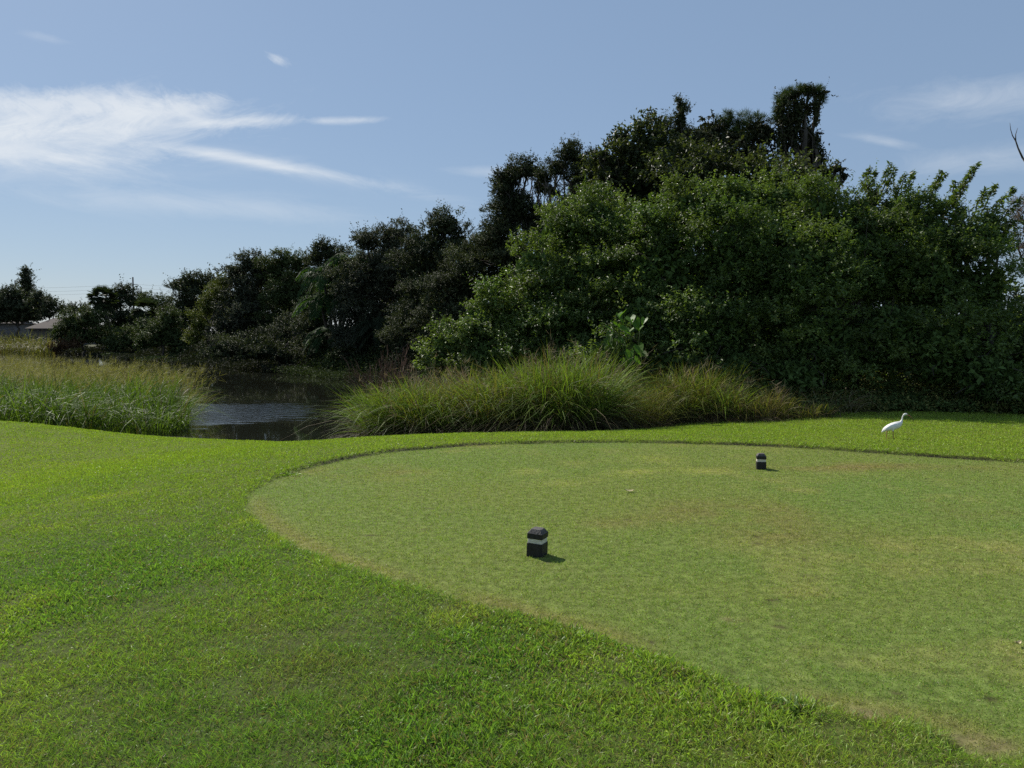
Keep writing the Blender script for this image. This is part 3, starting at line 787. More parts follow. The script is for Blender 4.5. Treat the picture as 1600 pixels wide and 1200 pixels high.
def feather_palm(label, d, heads, base, seed, tone=(0.045, 0.090, 0.025)):
    q = rs(seed)
    b = at(base[0], base[1], d); b[2] = max(hz(b[0], b[1]), WL)
    root = empty('feather_palm', b, label, 'palm', 'palms on the far bank')
    g = Geo(); gl = Geo()
    for px, py, L, nf in heads:
        c = at(px, py, d)
        tube(g, limb(b, c, q, 6, 0.02), np.linspace(0.14, 0.1, 6), 8)
        for k in range(nf):
            el = q.uniform(0.1, 1.25)
            frond(gl, c, q.uniform(0, 2 * math.pi), L * q.uniform(0.8, 1.15), el, el * 0.6 + q.uniform(0.5, 0.9), q, np.array(tone) * q.uniform(0.7, 1.35), 0.62, 0.085)
    g.build('trunk', M['bark'], root, True, b)
    gl.build('crown', M['frond'], root, False, b)
feather_palm('bright green palm clump with arching, hanging fronds in front of the far trees', 60.0, [(505, 432, 2.7, 22), (548, 408, 2.7, 24), (528, 425, 2.6, 18), (498, 470, 2.4, 20), (545, 470, 2.4, 18), (512, 520, 2.2, 20), (540, 530, 2.0, 14)], (525, 560), 73, (0.038, 0.072, 0.022))
feather_palm('shadowed palm with drooping fronds beside the pond\'s dark hollow', 56.0, [(596, 512, 2.4, 22), (640, 520, 2.2, 20)], (620, 580), 74, (0.028, 0.038, 0.018))  # frond colour darkened to stand for shadow

# ---------------------------------------------------------------- tall grasses
def blades(g, roots, dirs, L, bend, W, col, q, seg=5):
    n = len(roots)
    t = np.linspace(0, 1, seg + 1)
    tw = q.uniform(0, 2 * np.pi, n)
    hor = dirs * np.array([1, 1, 0])
    hor = unit(unit(hor) + q.normal(size=(n, 3)) * np.array([0.8, 0.8, 0]))
    side = unit(np.cross(dirs, hor + np.column_stack([np.cos(tw), np.sin(tw), np.zeros(n)]) * 0.6))
    P = roots[:, None] + dirs[:, None] * (L[:, None] * t)[:, :, None] + hor[:, None] * (L[:, None] * bend[:, None] * 0.6 * t ** 2)[:, :, None] \
        - np.array([0, 0, 1.0]) * (L[:, None] * bend[:, None] * 0.75 * t ** 2.6)[:, :, None]
    w = W[:, None] * np.interp(t, [0, 0.3, 0.75, 1], [0.6, 1, 0.65, 0.06])[None]
    A = P + side[:, None] * w[:, :, None] * 0.5
    B = P - side[:, None] * w[:, :, None] * 0.5
    v = np.stack([A, B], 2).reshape(n, -1, 3)
    m = (seg + 1) * 2
    i = np.arange(n)[:, None, None] * m
    k = np.arange(seg)[None, :, None] * 2
    f = (i + k + np.array([0, 1, 3, 2])[None, None]).reshape(-1, 4)
    g.add(v.reshape(-1, 3), f, np.repeat(col, m, 0))
    return P

def plumes(g, roots, dirs, L, q, col, size=0.3, nb=16):
    """airy seed heads on thin stalks"""
    n = len(roots)
    P = blades(g, roots, dirs, L, q.uniform(0.05, 0.35, n), np.full(n, 0.006), np.tile(col, (n, 1)) * q.uniform(0.7, 1.2, (n, 1)), q, 6)
    for i in range(n):
        t = q.uniform(0.68, 1.0, nb)
        idx = t * 6
        a = np.floor(idx).astype(int).clip(0, 5)
        p = P[i][a] + (P[i][a + 1] - P[i][a]) * (idx - a)[:, None]
        dv = unit(dirs[i] + q.normal(size=(nb, 3)) * 0.55 + np.array([0.15, 0, -0.1]))
        ll = size * q.uniform(0.4, 1.0, nb)
        leaf_quads(g, p + dv * ll[:, None] * 0.5, sphere_dirs(nb, q), dv, ll, 0.008, np.tile(col, (nb, 1)) * q.uniform(0.75, 1.3, (nb, 1)))

def clump_roots(c, rx, ry, n, q, spread, lean=(0, 0)):
    rr = np.sqrt(q.rand(n)); a = q.uniform(0, 2 * np.pi, n)
    ox, oy = rr * np.cos(a), rr * np.sin(a)
    x, y = c[0] + ox * rx, c[1] + oy * ry
    z = np.maximum(height(x, y), WL - 0.1) - 0.03
    dirs = np.column_stack([ox * spread + lean[0] + q.normal(size=n) * 0.34, oy * spread + lean[1] + q.normal(size=n) * 0.34, np.ones(n)])
    return np.column_stack([x, y, z]), unit(dirs)

def grass_clump(label, px, d, wpx, toppy, n, cols, seed, spread=0.45, lean=(0, 0), plume=0, pcol=(0.26, 0.21, 0.13), width=0.0125, group='tall grass clumps on the near bank', bendr=(0.15, 1.0), dryf=0.2, depth=0.8):
    q = rs(seed)
    c = at(px, 600, d); c[2] = max(hz(c[0], c[1]), WL)
    top = at(px, toppy, d)[2]
    H = (top - c[2])
    rx = wpx * d / F * 0.5
    n = int(n * 1.5)
    roots, dirs = clump_roots(c, rx * 0.9, depth, n, q, spread * 0.36, lean)
    L = H * np.where(q.rand(n) < 0.12, q.uniform(1.1, 1.5, n), q.uniform(0.7, 1.28, n))
    up_ = q.rand(n) < 0.45                      # side shoots that leave the stems higher up
    lift = np.where(up_, q.uniform(0.1, 0.55, n), 0) * H
    roots = roots + dirs * lift[:, None]
    L = np.where(up_, np.minimum(L, H * 1.15 - lift), L)
    col = np.asarray(cols)[q.randint(0, len(cols), n)] * q.uniform(0.7, 1.3, (n, 1))
    dead = q.rand(n) < dryf
    col[dead] = np.array((0.15, 0.115, 0.06)) * q.uniform(0.6, 1.3, (dead.sum(), 1))
    g = Geo()
    blades(g, roots, dirs, L, q.uniform(bendr[0], bendr[1], n), width * q.uniform(0.6, 1.3, n), col, q)
    # skirt of older leaves that hang over at the foot
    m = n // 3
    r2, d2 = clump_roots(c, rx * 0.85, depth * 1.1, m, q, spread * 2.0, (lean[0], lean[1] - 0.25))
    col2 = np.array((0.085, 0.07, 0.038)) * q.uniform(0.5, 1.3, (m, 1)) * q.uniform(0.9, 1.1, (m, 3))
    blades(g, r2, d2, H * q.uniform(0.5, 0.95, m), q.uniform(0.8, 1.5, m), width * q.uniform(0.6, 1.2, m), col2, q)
    root = empty('tall_grass', c, label, 'grass clump', group)
    g.build('leaves', M['reed_blade'], root, False, c)
    if plume:
        g = Geo()
        r3, d3 = clump_roots(c, rx * 0.8, depth, plume, q, spread * 0.5, lean)
        plumes(g, r3, d3, H * q.uniform(0.85, 1.25, plume), q, pcol)
        g.build('seed_heads', M['dry_stalk'], root, False, c)
    return root

GRN = [(0.14, 0.21, 0.036), (0.19, 0.25, 0.045), (0.09, 0.14, 0.028)]
YEL = [(0.20, 0.205, 0.045), (0.23, 0.205, 0.06), (0.15, 0.18, 0.038)]
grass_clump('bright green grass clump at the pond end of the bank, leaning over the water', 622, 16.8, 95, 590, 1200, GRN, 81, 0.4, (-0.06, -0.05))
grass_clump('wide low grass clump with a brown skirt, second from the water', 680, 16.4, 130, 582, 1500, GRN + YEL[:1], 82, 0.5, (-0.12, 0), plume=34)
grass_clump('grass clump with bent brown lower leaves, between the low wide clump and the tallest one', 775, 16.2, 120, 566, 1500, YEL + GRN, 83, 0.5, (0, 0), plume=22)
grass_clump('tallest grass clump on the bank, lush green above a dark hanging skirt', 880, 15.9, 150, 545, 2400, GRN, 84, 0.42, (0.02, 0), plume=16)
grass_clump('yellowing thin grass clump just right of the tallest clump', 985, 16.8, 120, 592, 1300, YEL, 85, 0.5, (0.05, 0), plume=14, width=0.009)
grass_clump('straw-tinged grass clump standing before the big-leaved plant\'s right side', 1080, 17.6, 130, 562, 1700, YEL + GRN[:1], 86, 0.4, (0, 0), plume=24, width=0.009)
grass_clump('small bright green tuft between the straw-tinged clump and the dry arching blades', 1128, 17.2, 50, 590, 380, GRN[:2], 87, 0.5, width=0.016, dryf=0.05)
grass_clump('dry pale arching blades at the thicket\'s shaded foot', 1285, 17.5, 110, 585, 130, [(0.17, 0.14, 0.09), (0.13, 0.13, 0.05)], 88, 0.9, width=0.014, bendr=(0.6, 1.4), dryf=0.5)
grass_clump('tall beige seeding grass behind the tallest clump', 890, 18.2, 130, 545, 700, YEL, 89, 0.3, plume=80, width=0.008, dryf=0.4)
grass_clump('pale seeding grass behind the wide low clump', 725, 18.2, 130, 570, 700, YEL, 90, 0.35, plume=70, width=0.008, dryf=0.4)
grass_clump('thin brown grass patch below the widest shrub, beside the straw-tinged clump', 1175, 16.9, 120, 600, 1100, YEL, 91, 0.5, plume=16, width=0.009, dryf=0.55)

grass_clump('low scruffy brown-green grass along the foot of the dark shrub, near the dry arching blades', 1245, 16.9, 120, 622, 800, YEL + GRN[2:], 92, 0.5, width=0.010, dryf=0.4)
# reed bed on the left, reeds in the shallows
def reed_bed(name, label, poly_px, n, zbase, hr, seed, cols, width, plume, psize=0.35, lean=(0.08, 0), dryf=0.12, spread=0.0):
    q = rs(seed)
    P = np.array([on_ground(a, b, zbase)[:2] for a, b in poly_px])
    lo, hi = P.min(0), P.max(0)
    pts = q.uniform(lo, hi, (n * 6, 2))
    pts = pts[sdf(P, pts[:, 0], pts[:, 1]) < 0][:n]
    dn = fbm(pts[:, 0], pts[:, 1], 1.4, seed, 3)
    pts = pts[q.rand(len(pts)) < np.clip((dn - 0.22) * 2.6, 0.08, 1)]
    n = len(pts)
    z = np.maximum(height(pts[:, 0], pts[:, 1]), WL - 0.05)
    roots = np.column_stack([pts, z])
    hh = hr[0] + (hr[1] - hr[0]) * np.clip(fbm(pts[:, 0], pts[:, 1], 1.8, seed + 5, 3) * 1.7 - 0.35, 0, 1)
    dirs = unit(np.column_stack([q.normal(size=n) * 0.27 + lean[0], q.normal(size=n) * 0.27 + lean[1], np.ones(n)]))
    col = np.asarray(cols)[q.randint(0, len(cols), n)] * q.uniform(0.7, 1.3, (n, 1))
    dead = q.rand(n) < dryf
    col[dead] = np.array((0.17, 0.13, 0.07)) * q.uniform(0.6, 1.2, (dead.sum(), 1))
    g = Geo()
    blades(g, roots, dirs, hh * q.uniform(0.65, 1.4, n), q.uniform(0.15, 1.2, n), width * q.uniform(0.6, 1.3, n), col, q)
    if plume:
        k = q.choice(n, plume)
        d2 = unit(np.column_stack([q.normal(size=plume) * 0.25 + 0.22, q.normal(size=plume) * 0.2, np.ones(plume)]))
        plumes(g, roots[k], d2, hh[k] * q.uniform(1.0, 1.35, plume), q, np.array((0.24, 0.21, 0.10)), psize, 14)
    return tag(g.build(name, M['reed_blade']), label, 'reeds', kind='stuff')
reed_bed('reed_bed', 'bright green reeds standing in the shallows with hazy seed heads', [(-160, 690), (-160, 632), (60, 630), (230, 640), (292, 655), (300, 672), (230, 685), (80, 690)], 17000, WL, (1.15, 1.85), 101, [(0.085, 0.135, 0.026), (0.11, 0.165, 0.03), (0.065, 0.105, 0.022)], 0.024, 50, 0.3, (0.1, 0), 0.05)
reed_bed('seeding_reeds', 'thin straw-coloured seeding reeds farther out behind the green reeds', [(-160, 632), (-160, 608), (100, 606), (230, 616), (320, 640), (290, 655), (200, 640)], 5200, WL, (1.1, 1.7), 102, YEL + GRN[2:], 0.011, 700, 0.4, (0.2, 0), 0.35)
reed_bed('far_reeds', 'tall olive reeds across the water before the far house', [(-60, 549), (-60, 545.5), (60, 546), (88, 551), (80, 556), (20, 551.5)], 5000, WL, (2.2, 4.2), 103, [(0.11, 0.115, 0.035), (0.14, 0.125, 0.05)], 0.09, 60, 0.8, (0.03, 0), 0.3)
reed_bed('middle_reeds', 'straw-tipped reeds halfway out in the pond', [(-60, 604), (-60, 572), (40, 570), (150, 578), (290, 592), (330, 604), (200, 606)], 3200, WL, (0.7, 1.3), 104, YEL, 0.016, 420, 0.5, (0.12, 0), 0.35)

# undergrowth along the thicket's foot
q = rs(111)
g = Geo()
n = 3600
ux = q.uniform(-0.5, 14.5, n)
front = 17.0 + 0.5 * np.sin(ux * 0.9) + 0.05 * ux - 0.12 * np.clip(ux - 7, 0, 9) ** 1.15
uy = front + np.where(ux < 3, 1.6, 0) + q.uniform(0, 1, n) ** 1.4 * 8.0
hh = 0.12 + (0.25 + 0.75 * fbm(ux, uy, 1.3, 7, 3)) * np.clip((uy - front) * 0.6 + 0.2, 0.2, 1.5)
zz = height(ux, uy)
nl = 34
t = q.rand(n, nl)
pos = np.stack([ux[:, None] + q.normal(size=(n, nl)) * 0.17, uy[:, None] + q.normal(size=(n, nl)) * 0.17, zz[:, None] + hh[:, None] * t], -1).reshape(-1, 3)
nr = unit(q.normal(size=(n * nl, 3)) * 0.6 + np.array([0, -0.2, 0.7]))
base = np.where((q.rand(n) < 0.35)[:, None], np.array((0.17, 0.17, 0.05)), np.array((0.085, 0.125, 0.036)))
col = np.repeat(base, nl, 0) * q.uniform(0.6, 1.35, (n * nl, 1))
LL = q.uniform(0.05, 0.11, n * nl)
leaf_quads(g, pos, nr, sphere_dirs(n * nl, q), LL, LL * 0.5, col)
tag(g.build('undergrowth', M['dull_leaf']), 'low weedy leaves and creepers along the thicket\'s foot', 'undergrowth', kind='stuff')

# low brush that hangs over the water along the far shore
q = rs(115)
line = np.array([(-0.5, 33), (-4.2, 43), (-10.5, 54), (-19, 67), (-35.5, 87), (-60, 122), (-83, 145), (-100, 154)])
seg = np.linalg.norm(np.diff(line, axis=0), axis=1); cum = np.concatenate([[0], np.cumsum(seg)])
n = 7000
u = q.uniform(0, cum[-1], n)
bx = np.interp(u, cum, line[:, 0]); by = np.interp(u, cum, line[:, 1])
nrmv = np.array([0.62, 0.78])
offs = q.uniform(0, 1, n) * 6.5 - 1.2 - 0.028 * np.hypot(bx, by)
bx, by = bx + nrmv[0] * offs, by + nrmv[1] * offs
hh = (0.5 + 3.4 * np.clip(fbm(u, offs, 5.0, 9, 3) - 0.2, 0, 1)) * np.clip(0.45 + offs * 0.35, 0.25, 1.2)
zb = np.maximum(height(bx, by), WL)
nl = 26
dist = np.hypot(bx, by)
Lf = np.maximum(0.10, 0.0026 * dist)
t = q.rand(n, nl)
pos = np.stack([bx[:, None] + q.normal(size=(n, nl)) * 0.5, by[:, None] + q.normal(size=(n, nl)) * 0.5, zb[:, None] + 0.05 + hh[:, None] * t], -1).reshape(-1, 3)
tone = np.where((fbm(u, offs * 0, 7.0, 12, 2) > 0.62)[:, None], np.array((0.045, 0.06, 0.022)), np.array((0.028, 0.031, 0.018))) * q.uniform(0.7, 1.3, (n, 1))  # darker leaf tone stands in for shade below the overhanging crowns
col = np.repeat(tone, nl, 0) * q.uniform(0.7, 1.3, (n * nl, 1))
LL = np.repeat(Lf, nl) * q.uniform(0.7, 1.5, n * nl)
g = Geo()
leaf_quads(g, pos, unit(q.normal(size=(n * nl, 3)) * 0.6 + np.array([0, 0, 0.6])), sphere_dirs(n * nl, q), LL, LL * 0.5, col)
tag(g.build('bank_brush', M['inner_leaf']), 'dark low brush hanging over the water along the far shore', 'brush', kind='stuff')

# big-leaved plant
def arrow_leaf(g, base, tip, nrm, W, col):
    ax = tip - base; L = np.linalg.norm(ax); ax = ax / L
    nrm = unit(nrm - ax * np.dot(nrm, ax)); sd_ = np.cross(nrm, ax)
    prof = [(-0.18, 0.30), (0.05, 0.5), (0.3, 0.46), (0.6, 0.28), (0.85, 0.1)]
    mid = [base + ax * L * t - nrm * L * 0.18 * t * t for t in (0.02, 0.08, 0.3, 0.6, 0.85)] + [tip - nrm * L * 0.18]
    lf = [base + ax * L * t + sd_ * W * w + nrm * W * 0.16 - nrm * L * 0.18 * t * t for t, w in prof]
    rt = [base + ax * L * t - sd_ * W * w + nrm * W * 0.16 - nrm * L * 0.18 * t * t for t, w in prof]
    v = mid + lf + rt
    f4 = []
    for k in range(4):
        f4 += [(k, k + 1, 6 + k + 1, 6 + k), (k + 1, k, 11 + k, 11 + k + 1)]
    g.add(v, f4, col)
    n0 = g.n - len(v)
    g.f.append(np.array([[4, 5, 10], [5, 4, 15]]) + n0); g.m.append(np.array([0, 0]))
q = rs(121)
c = at(975, 600, 18.3); c[2] = hz(c[0], c[1])
root = empty('big_leaved_plant', c, 'plant with large bright heart-shaped leaves before the widest shrub', 'plant')
g = Geo(); gs = Geo()
for px, py, s in ((962, 492, 1), (975, 488, 1), (985, 496, 1), (958, 505, 1.1), (993, 500, .9), (968, 512, 1), (955, 520, 1), (985, 515, .9), (1000, 512, .8), (950, 530, .9), (965, 530, .9), (998, 540, 1), (985, 548, 1), (978, 560, .9), (1002, 552, .8), (990, 560, .8), (1008, 498, .7), (946, 510, .7)):
    e = at(px, py, 17.7 + q.uniform(-.4, .4))
    tube(gs, limb(c + q.normal(size=3) * np.array([.1, .1, 0]), e, q, 6, 0.04, 0.05), np.linspace(0.014, 0.008, 6), 5, (0.08, 0.12, 0.03))
    dv = unit(np.array([q.uniform(-1, 1), q.uniform(-1.0, 0.3), q.uniform(-0.9, -0.1)]))
    nn = unit(np.array([q.uniform(-.6, .3), q.uniform(-.6, .2), 1.0]))
    arrow_leaf(g, e, e + dv * 0.30 * s, nn, 0.24 * s, np.array((0.085, 0.165, 0.024)) * q.uniform(0.7, 1.25))
gs.build('stems', M['big_leaf'], root, True, c)
g.build('leaves', M['big_leaf'], root, False, c)

# dead brown shrub by the water
q = rs(131)
c = at(615, 600, 19.2); c[2] = max(hz(c[0], c[1]), WL)
g = Geo()
for k in range(70):
    px, py = (q.uniform(545, 640), q.uniform(575, 625)) if q.rand() < 0.8 else (q.uniform(590, 650), q.uniform(555, 600))
    e = at(px, py, 19.2 + q.uniform(-.8, .8))
    p = limb(c, e, q, 7, 0.05, 0.05)
    tube(g, p, np.linspace(0.012, 0.004, 7), 4, cap=False)
    for _ in range(9):
        s0 = p[q.randint(3, 7)]
        dv = unit((e - c) + q.normal(size=3) * 0.55)
        tube(g, limb(s0, s0 + dv * q.uniform(0.15, 0.4), q, 3, 0.05), [0.006, 0.005, 0.003], 3, cap=False)
M['twig'] = solid_mat('twig', (0.13, 0.075, 0.055), 0.9, 0.1, 0.3, 10, 0.1)
root = empty('dead_shrub', c, 'leafless red-brown shrub leaning over the dark water behind the bright green clump', 'shrub')
g.build('twigs', M['twig'], root, False, c)

# ---------------------------------------------------------------- far house, poles, wires
M['roof'] = solid_mat('roof_shingle', (0.085, 0.068, 0.06), 0.9, 0.2, 0.2, 3, 0.2)
M['wall'] = solid_mat('render_wall', (0.10, 0.09, 0.085), 0.9, 0.2, 0.1, 2, 0.1)
M['dark'] = solid_mat('dark_window', (0.02, 0.02, 0.022), 0.3, 0.5, 0.1, 2, 0.0)
M['palewall'] = solid_mat('pale_wall', (0.16, 0.15, 0.15), 0.9, 0.2, 0.1, 2, 0.1)
def house(label, d, x0px, x1px, ridge_py, eave_py, wall, seed):
    a, b = at(x0px, eave_py, d), at(x1px, eave_py, d)
    zr = at(x0px, ridge_py, d)[2]; ze = a[2]
    gz_ = hz((a[0] + b[0]) / 2, d)
    cx = (a[0] + b[0]) / 2; hw = (b[0] - a[0]) / 2; dep = 9.0
    root = empty('house', (cx, d, gz_), label, 'house')
    g = Geo(); box(g, (-hw + .6, 0.6, 0), (hw - .6, dep - .6, ze - gz_ - 0.02)); g.build('wall', M[wall], root)
    g = Geo()
    e, rz_ = ze - gz_, zr - gz_
    ins = min(hw * 0.6, 4.5)
    v = [(-hw, 0, e), (hw, 0, e), (hw, dep, e), (-hw, dep, e), (-hw + ins, dep / 2, rz_), (hw - ins, dep / 2, rz_),
         (-hw, 0, e - .2), (hw, 0, e - .2), (hw, dep, e - .2), (-hw, dep, e - .2)]
    g.add(v, [(0, 1, 5, 4), (2, 3, 4, 5), (6, 7, 1, 0), (7, 8, 2, 1), (8, 9, 3, 2), (9, 6, 0, 3), (9, 8, 7, 6)])
    n0 = g.n - 10
    g.f.append(np.array([[1, 2, 5], [3, 0, 4]]) + n0); g.m.append(np.array([0, 0]))
    g.build('roof', M['roof'], root)
    for k in (-0.5, 0.15):
        g = Geo(); box(g, (hw * k - 1.1, 0.5, 0.4), (hw * k + 1.1, 0.66, min(1.9, e - 0.5))); g.build('window', M['dark'], root)
    return root
house('low far house with a brown hip roof half hidden by the dark spreading tree', 150.0, 38, 122, 496, 513, 'wall', 1)
house('pale-walled far house at the picture\'s edge behind the reeds', 175.0, -60, 22, 494, 505, 'palewall', 2)
M['pole'] = solid_mat('pole_wood', (0.10, 0.085, 0.08), 0.9, 0.2, 0.2, 4, 0.2)
def pole(label, px, toppy, d, arm):
    t = at(px, toppy, d); b = np.array([t[0], d, hz(t[0], d)])
    root = empty('utility_pole', b, label, 'utility pole', 'utility poles beyond the pond')
    g = Geo(); tube(g, np.array([b, (b + t) / 2, t]), [0.24, 0.21, 0.17], 8); g.build('pole', M['pole'], root, True, b)
    if arm:
        for dz, dx0, dx1 in ((-1.75, -0.2, 1.2), (-2.6, -1.0, 0.2)):
            g = Geo()
            box(g, (t[0] + dx0, d - 0.3, t[2] + dz - .07), (t[0] + dx1, d - 0.17, t[2] + dz + .07))
            g.build('crossarm', M['pole'], root, False, b)
    return t
tp = pole('tall utility pole with short crossarms above the low trees', 207.5, 433, 190.0, True)
tq = pole('thin utility pole top beside the conical pine, above the dark spreading tree', 23.5, 438, 215.0, False)
M['wire'] = solid_mat('wire', (0.05, 0.05, 0.055), 0.6, 0.3, 0.0, 2, 0.0)
for k, (py0, pyl, pyr, lab) in enumerate(((444, 449, 447, 'uppermost thin power line strung from the tall pole'), (450, 455, 452, 'middle power line, just under the crossarm'), (455, 461, 459, 'lowest power line drooping nearest the treetops'))):
    g = Geo()
    for (pa, ya, da), (pb, yb, db) in (((207.5, py0, 189.7), (-40, pyl, 225.0)), ((207.5, py0, 189.7), (420, pyr, 170.0))):
        a, b = at(pa, ya, da), at(pb, yb, db)
        t = np.linspace(0, 1, 14)[:, None]
        p = a + (b - a) * t; p[:, 2] -= 0.5 * np.sin(t[:, 0] * math.pi)
        tube(g, p, 0.018, 4, cap=False)
    tag(g.build('power_line', M['wire']), lab, 'power line', 'power lines')

# ---------------------------------------------------------------- tee markers
M['black_wood'] = solid_mat('black_stained_wood', (0.020, 0.017, 0.016), 0.6, 0.35, 0.5, 14, 0.5, (6, 6, 0.7))
M['cap_wood'] = solid_mat('grey_cap_wood', (0.085, 0.075, 0.07), 0.75, 0.3, 0.5, 40, 0.5, (4, 1, 1))  # cap toned greyer than the post
M['band'] = solid_mat('white_band_paint', (0.62, 0.57, 0.49), 0.6, 0.3, 0.2, 30, 0.3, (1, 1, 5))
def marker(label, px, py, w, h, rot, tilt):
    c = on_ground(px, py); c[2] = hz(c[0], c[1])
    root = empty('tee_marker', c, label, 'tee marker', 'tee markers')
    root.rotation_euler = (0, tilt, rot)
    s = w / 2; gb = 0.003
    def prism(levels):
        g = Geo(); v = []
        for z, r_ in levels:
            cc = min(0.006, r_ * 0.15)
            v += [(-r_ + cc, -r_, z), (r_ - cc, -r_, z), (r_, -r_ + cc, z), (r_, r_ - cc, z), (r_ - cc, r_, z), (-r_ + cc, r_, z), (-r_, r_ - cc, z), (-r_, -r_ + cc, z)]
        n = len(levels)
        f = [(i * 8 + j, i * 8 + (j + 1) % 8, (i + 1) * 8 + (j + 1) % 8, (i + 1) * 8 + j) for i in range(n - 1) for j in range(8)]
        g.add(v, f)
        g.f.append(np.array([list(range(8))[::-1]])); g.m.append(np.array([0]))
        g.f.append(np.array([list(range((n - 1) * 8, n * 8))])); g.m.append(np.array([0]))
        return g
    prism([(-0.03, s), (0.48 * h - gb, s), (0.48 * h, s - gb)]).build('post', M['black_wood'], root)
    prism([(0.48 * h - 0.002, s - 0.0045), (0.635 * h + 0.002, s - 0.0045)]).build('band', M['band'], root)
    o = prism([(0.635 * h, s - gb), (0.635 * h + gb, s), (0.82 * h, s)]).build('collar', M['black_wood'], root)
    prism([(0.82 * h + .001, s - 0.0005), (0.96 * h, s * 0.66), (0.975 * h, s * 0.60)]).build('cap', M['cap_wood'], root)
marker('nearer dark wooden tee marker post with a white band, its corner turned to the camera', 839, 867, 0.122, 0.205, R(-24), R(2))
marker('farther dark wooden tee marker post with a white band, near the white bird', 1189, 732.5, 0.112, 0.195, R(-12), 0)

# ---------------------------------------------------------------- white bird
def make_ibis(px, py):
    c = ground_hit(px, py); c[2] = hz(c[0], c[1])
    sc = c[1] / F      # metres per photograph pixel at that distance
    def P(x_, y_, yy=0.0):              # photo pixel offsets -> local metres
        return np.array([(x_ - 1390.5) * sc, yy, (687.0 - y_) * sc])
    g = Geo()
    # trunk of the body, neck and head: one tapering sweep
    body = [(1376.8, 676.8, .4), (1379.5, 674.8, 1.6), (1383, 672.3, 3.0), (1388, 669.8, 4.4), (1394, 667.8, 5.2), (1400, 665.8, 5.1), (1404.5, 663.6, 4.0), (1407.5, 660.8, 2.2), (1408.8, 657, 1.15),
            (1409.2, 653.5, 0.9), (1410.4, 650.4, 1.0), (1412.4, 648.4, 1.55), (1415, 648.3, 1.55), (1416.8, 649.2, 1.3), (1417.8, 650, 0.7)]
    pts = np.array([P(a, b) for a, b, r_ in body]); rr = np.array([r_ * (1.13 if r_ > 2 else 1.05) for *_, r_ in body]) * sc
    tube(g, pts, rr, 16)
    lab = []
    def rtube(pp, rad_, s=8):
        tube(g, np.array(pp), np.array(rad_), s)
    # bill
    bill = [P(1417.0, 649.6), P(1420, 650.6), P(1423, 653.0), P(1425.5, 656.6), P(1427, 661.5)]
    rtube(bill, np.array([0.85, 0.7, 0.55, 0.45, 0.3]) * sc)
    legs = []
    for hx, kx, fx, yy in ((1388.2, 1387.0, 1386.6, 0.03), (1393.2, 1394.0, 1394.6, -0.035)):
        l = [P(hx, 670, yy), P(hx, 674, yy), P(kx - .5, 677.5, yy), P(fx, 686.6, yy)]
        rtube(l, np.array([2.2, 1.3, 0.55, 0.5]) * sc)
        for a in (-0.5, 0.0, 0.5, math.pi):
            e = P(fx, 686.7, yy) + np.array([math.cos(a), math.sin(a), 0]) * (0.045 if a != math.pi else 0.02)
            rtube([P(fx, 686.6, yy), e], np.array([0.5, 0.32]) * sc, 6)
    o = g.build('white_bird', [], None, True)
    md = o.modifiers.new('r', 'REMESH'); md.mode = 'VOXEL'; md.voxel_size = 0.0028; md.use_smooth_shade = True
    dg = bpy.context.evaluated_depsgraph_get()
    me = bpy.data.meshes.new_from_object(o.evaluated_get(dg))
    o.modifiers.clear()
    old = o.data; o.data = me; bpy.data.meshes.remove(old)
    n = len(me.vertices)
    co = np.empty(n * 3, np.float32); me.vertices.foreach_get('co', co); co = co.reshape(-1, 3)
    # trunk is wider than the sweep is tall at the shoulders
    bx = np.abs(co[:, 1])
    col = np.tile((0.80, 0.78, 0.74), (n, 1))
    pxx = co[:, 0] / sc + 1390.5; pyy = 687.0 - co[:, 2] / sc
    leg = pyy > 674.8
    leg &= pxx > 1383
    col[leg] = (0.33, 0.13, 0.09)
    bl = pxx > 1416.2
    col[bl] = (0.36, 0.15, 0.10)
    tip = pxx > 1423
    col[tip] = (0.12, 0.07, 0.05)
    a = me.attributes.get('Col')
    if a: me.attributes.remove(a)
    a = me.attributes.new('Col', 'FLOAT_COLOR', 'POINT')
    a.data.foreach_set('color', np.column_stack([col, np.ones(n)]).astype(np.float32).ravel())
    me.materials.clear(); me.materials.append(M['feather'])
    body_o = o
    body_o.location = c
    tag(body_o, 'white wading bird with a long down-curved bill standing on the lawn', 'bird')
    # folded wing and eyes as children
    for s in (-1, 1):
        gw = Geo()
        w = [(1379, 674.6, .5), (1384, 671.2, 2.3), (1390, 668.6, 3.6), (1396, 666.6, 4.0), (1401, 665.6, 3.4), (1404.3, 664.6, 1.6)]
        pw = np.array([P(a_, b_ - 0.4, s * (0.028 + 0.012 * min(1, r_ / 4))) for a_, b_, r_ in w])
        tube(gw, pw, np.array([r_ for *_, r_ in w]) * sc, 12)
        v = np.vstack(gw.v); yc = s * 0.04
        v[:, 1] = yc + (v[:, 1] - yc) * 0.45
        gw.v = [v]; gw.c = [np.tile((0.82, 0.80, 0.77), (len(v), 1))]
        gw.build('wing', M['feather'], body_o, True)
        ge = Geo(); tube(ge, np.array([P(1415.2, 648.6, s * 0.018), P(1415.2, 648.6, s * 0.0225)]), [0.005, 0.003], 8, (0.03, 0.03, 0.05)); ge.build('eye', M['feather'], body_o, True)
M['feather'] = solid_mat('feather', (0.8, 0.8, 0.78), 0.75, 0.2, 0.06, 30, 0.1, (1, 1, 1), True)
make_ibis(1390.5, 685.5)

